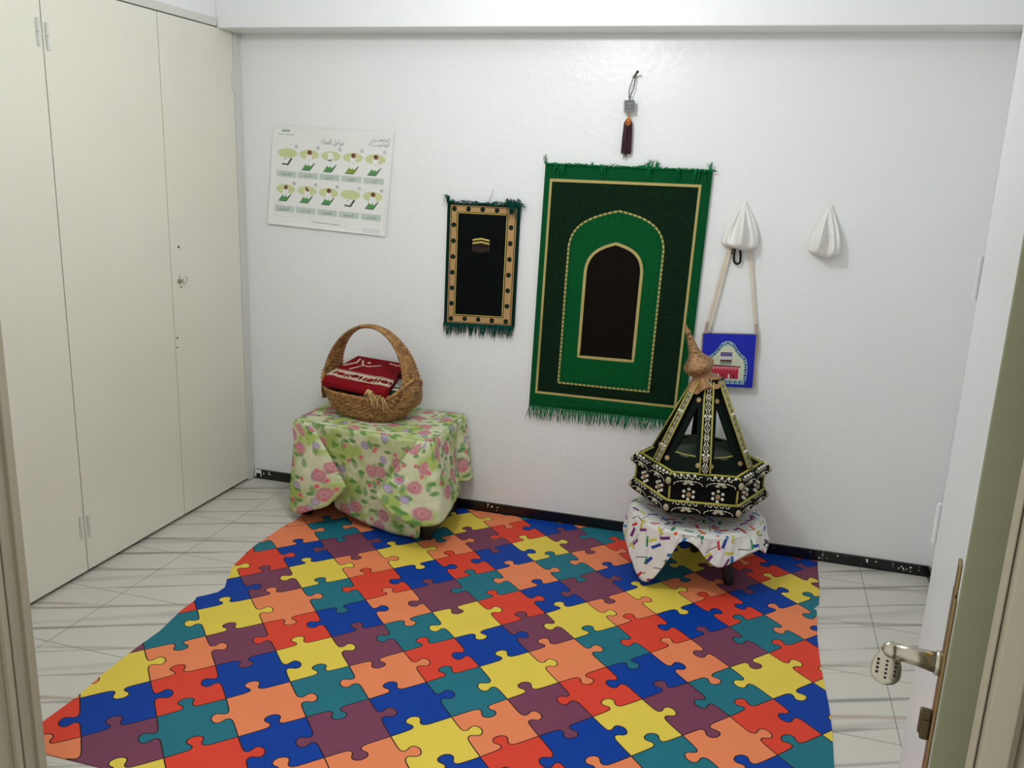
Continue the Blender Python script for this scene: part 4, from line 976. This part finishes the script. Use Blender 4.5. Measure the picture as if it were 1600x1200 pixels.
# base
ZB = .066
m = MB(); m.lathe([(.0, 0), (.052, 0), (.056, .006), (.036, .016), (.030, .05), (.0, .05)], 28, cap=False); m.box((-.20, -.018, .048), (.20, .018, ZB+.004)); m.box((-.018, -.17, .048), (.018, .17, ZB+.004)); m.obj('pedestal_foot', M_vel, lan)
def flange(z, hgt, R, name):
    m = MB(); prof = [(R-.055, z), (R-.012, z), (R-.003, z+hgt*.22), (R, z+hgt*.5), (R-.003, z+hgt*.78), (R-.014, z+hgt), (R-.055, z+hgt+.004)]
    hexring(m, prof); o = m.obj(name, M_vel, lan, smooth=True, angle=35); return o
low = flange(ZB, .046, .285, 'lower_flange'); upf = flange(ZB+.114, .042, .285, 'upper_flange')
m = MB(); hexring(m, [(.235, ZB+.02), (.258, ZB+.02), (.258, ZB+.13), (.235, ZB+.13)]); body = m.obj('side_wall', M_vel, lan)
m = MB(); hexring(m, [(.262, ZB+.046), (.0, ZB+.052)]); hexring(m, [(.262, ZB+.158), (.0, ZB+.160)]); m.obj('deck', M_velg, lan)
for par, z, h, R in ((low, ZB, .046, .285), (upf, ZB+.114, .042, .285)):
    m = MB()
    for k in range(6):
        A_, B_ = HX(R, k, z+h*.5), HX(R, k+1, z+h*.5); ax = (B_-A_).normalized(); out = Vector((ax.y, -ax.x, 0)); L = (B_-A_).length
        for q in range(2):
            c = A_+ax*L*(.28+.44*q)+out*.0008
            for t in range(-3, 4):
                d = (Vector((0, 0, 1))*math.cos(t*.42)+ax*math.sin(t*.42)); petal(m, c+d*.016-Vector((0, 0, .012)), d, out, .020, .0055, .0014)
            n2 = (out+Vector((0, 0, 1))).normalized(); c2 = A_+ax*L*(.28+.44*q)+Vector((0, 0, h*.42))-out*.008+n2*.0008
            P = [c+ax*.056*math.sin(t)+Vector((0, 0, .017*math.cos(t)-.010)) for t in [x*.35-1.75 for x in range(11)]]
            for a, b in zip(P[:-1], P[1:]): petal(m, (a+b)/2, b-a, out, (b-a).length*1.15, .0045)
            for t in range(-4, 5): curl(m, c2+ax*.0115*t, (ax+n2.cross(ax)*.6*(-1)**t).normalized(), n2, .009, (-1)**t)
        for t in range(int(L/.02)):
            n2 = Vector((0, 0, 1)); c = A_+ax*(.012+.02*t)+Vector((0, 0, h*.5+.0012))-out*.026; curl(m, c, (ax+out*.5*(-1)**t).normalized(), n2, .009, (-1)**t)
    m.obj('lace_trim', M_lace, par)
    for k in range(6):
        m = MB(); m.ball(HX(R-.006, k, z+h*.5), .0115, 14, sq=(1, 1, 1.3)); m.obj('corner_knob', M_knob, par, smooth=True)
pm0 = MB(); pm0.ball((0, 0, 0), .0058, 10); PEARL = pm0.obj('pearl', M_pearl, upf, smooth=True); first_pearl = []
def pearl_at(c, par):
    o = PEARL if not first_pearl else PEARL.copy()
    if first_pearl: COL.objects.link(o)
    first_pearl.append(o); o.parent = par; o.location = c; return o
for k in range(6):   # pearls along the upper flange
    A_, B_ = HX(.272, k, ZB+.160), HX(.272, k+1, ZB+.160)
    for t in range(10):
        if t in (4, 5) or RND.random() < .12: continue
        pearl_at(A_.lerp(B_, (t+.7)/10.4), upf)
for k in range(6):   # flowers on each side
    A_, B_ = HX(.258, k, ZB+.080), HX(.258, k+1, ZB+.080); ax = (B_-A_).normalized(); out = Vector((ax.y, -ax.x, 0))
    for q in (.28, .72):
        c = A_.lerp(B_, q)+out*.003; m = MB()
        for i in range(6):
            a = PI/6+i*PI/3; m.ball(c+ax*.0215*math.cos(a)+Vector((0, 0, .0215*math.sin(a))), .0072, 10)
        f = m.obj('pearl_flower', M_pearl, body, smooth=True)
        m = MB(); m.ball(c, .0095, 12, sq=(1, 1, 1)); star(m, c+out*.0095, ax, out, .012, 8, .5); m.obj('gold_centre', M_ros, f)
m = MB()
for k in range(6):
    m.tube([HX(.262, k, ZB+.05), HX(.262, k, ZB+.114)], .0042, 8)
    m.tube([HX(.270, k, ZB+.050), HX(.270, k+1, ZB+.050)], .0048, 8); m.tube([HX(.246, k, ZB+.161), HX(.246, k+1, ZB+.161)], .0048, 8); m.tube([HX(.246, k, ZB+.161), HX(.272, k, ZB+.158)], .0045, 8)
m.obj('piping', M_pipe, body, smooth=True)
# ribs and window panels: six ribs stand over the middles of the sides
Z0, Z1, R0, R1 = ZB+.160, .560, .208, .046
def RB(k, t, dr=0, side=0):
    a = math.radians(-90+60*k); r = R0+(R1-R0)*t+dr
    return Vector((r*math.cos(a)-side*math.sin(a), r*math.sin(a)+side*math.cos(a), Z0+(Z1-Z0)*t))
for k in range(6):
    # panel k between rib k and rib k+1
    a0, a1, t0, t1 = RB(k, 0), RB(k+1, 0), RB(k, 1), RB(k+1, 1)
    P = lambda u, v: (a0.lerp(a1, u)).lerp(t0.lerp(t1, u), v)
    nrm = (a1-a0).cross(t0-a0).normalized()
    if nrm.dot(Vector((a0.x+a1.x, a0.y+a1.y, 0))) < 0: nrm = -nrm
    inn = [P(.24, .155), P(.76, .155), P(.53, .70), P(.47, .70)]; outr = [a0, a1, t1, t0]
    m = MB(); d = nrm*-.010
    vs = [p-nrm*.004 for p in outr+inn]+[p-nrm*.004+d for p in outr+inn]
    fs = []
    for i in range(4):
        j = (i+1) % 4; fs += [(i, j, 4+j, 4+i), (8+i, 12+i, 12+j, 8+j), (4+i, 4+j, 12+j, 12+i), (i, 8+i, 8+j, j)]
    m.add(vs, fs); pan = m.obj('window_panel', M_velg, lan)
    for u, v in ((.15, .075), (.85, .075), (.5, .785)):
        c = P(u, v)-nrm*.003; e1 = (a1-a0).normalized(); m = MB()
        m.ball(c, .0085, 12); star(m, c+nrm*.0065, e1, nrm, .0125, 8, .55); m.obj('rosette', M_ros, pan)
    # rib k
    m = MB(); wb, wt = .020, .0165
    ra = math.radians(-90+60*k); ro = Vector((math.cos(ra), math.sin(ra), 0)); rs = Vector((-math.sin(ra), math.cos(ra), 0)); al = (RB(k, 1)-RB(k, 0)).normalized(); rn = rs.cross(al)
    if rn.dot(ro) < 0: rn = -rn
    vs = []
    for t, w in ((-.0, wb), (1.0, wt)):
        c = RB(k, t); vs += [c-rs*w+rn*.010, c+rs*w+rn*.010, c+rs*w*.8-rn*.010, c-rs*w*.8-rn*.010]
    m.add(vs, [(0, 1, 5, 4), (1, 2, 6, 5), (2, 3, 7, 6), (3, 0, 4, 7), (3, 2, 1, 0), (4, 5, 6, 7)]); rib = m.obj('rib', M_vel, lan)
    m = MB(); Lr = (RB(k, 1)-RB(k, 0)).length; n = 9
    for i in range(n):
        c = RB(k, (i+.5)/n)+rn*.0108
        (diamond(m, c, al, rn, Lr/n*.98, .028) if i % 2 == 0 else star(m, c, al, rn, .0155, 8, .34))
        for s in (-1, 1): curl(m, c+al*Lr/n*.5+rs*s*.009, al, rn, .009, s)
    m.obj('lace_trim', M_lace, rib)
    m = MB()
    for s in (-1, 1): m.tube([RB(k, 0)+rs*s*wb+rn*.011, RB(k, 1)+rs*s*wt+rn*.011], .0036, 8)
    m.obj('piping', M_pipe, rib, smooth=True)
    for t in (.20, .62):
        for s in (-1, 1): pearl_at(RB(k, t)+rs*s*.010+rn*.013, rib)
m = MB(); m.lathe([(0, Z0+.012), (.150, Z0+.012), (.158, Z0+.020), (.158, Z0+.048), (.150, Z0+.052), (.148, Z0+.022), (0, Z0+.020)], 40, cap=False); tr = m.obj('inner_tray', M_tray, lan, smooth=True, angle=40)
m = MB(); m.tube([(.153*math.cos(a), .153*math.sin(a), Z0+.052) for a in [i*2*PI/48 for i in range(49)]], .0025, 6, cap=False); m.obj('tray_rim', M_pipe, tr, smooth=True)
# top collar and tilted finial
m = MB(); hexring(m, [(.0, Z1-.012), (.060, Z1-.012), (.064, Z1), (.058, Z1+.012), (0, Z1+.014)]); m.obj('top_collar', M_vel, lan)
def bronze():
    k = NT('bronze_brocade'); co = k.coord(); v = k.n('ShaderNodeTexVoronoi', {'Vector': co, 'Scale': 150.0}).outputs[0]
    k.col(k.mix(v, lin((206, 164, 116)), lin((92, 62, 40)))); k.set(Roughness=.42, Metallic=.55); k.bump(v, .7, .004); return k.m
M_brz = bronze()
FM = Matrix.Translation((-.012, -.004, Z1-.022)) @ Matrix.Rotation(math.radians(-22), 4, 'Y') @ Matrix.Rotation(math.radians(5), 4, 'X')
m = MB()
def skirt(u, v):
    a = u*2*PI; r = .030+.046*(1-v)**1.3*(1+.16*math.sin(7*a+1)+.1*math.sin(3*a))+.006*v
    return FM @ Vector((r*math.cos(a), r*math.sin(a), .004+.052*v-.012*(1-v)*math.sin(5*a)))
m.grid(skirt, 72, 10, cu=True)
fin = m.obj('finial_skirt', plain('bronze_organza', (164, 124, 84), .5, .3, .2, 90, bump=.4, bscale=120, bdist=.004), lan, smooth=True)
m = MB(); prof = [(0, .048), (.028, .050), (.044, .058), (.056, .072), (.062, .088), (.060, .100), (.050, .112), (.036, .126), (.027, .142), (.022, .158), (.019, .172), (.0165, .186), (.0145, .200), (.013, .208), (.0145, .212), (.012, .217), (.009, .222), (.0125, .232), (.010, .243), (.005, .254), (.003, .268), (.0005, .276)]
prof = [(p.x, p.y) for p in cat_rom([Vector((r, z, 0)) for r, z in prof], 3)]
m.lathe([(max(0, r), z) for r, z in prof], 36, FM, cap=False); m.obj('finial', M_brz, lan, smooth=True)
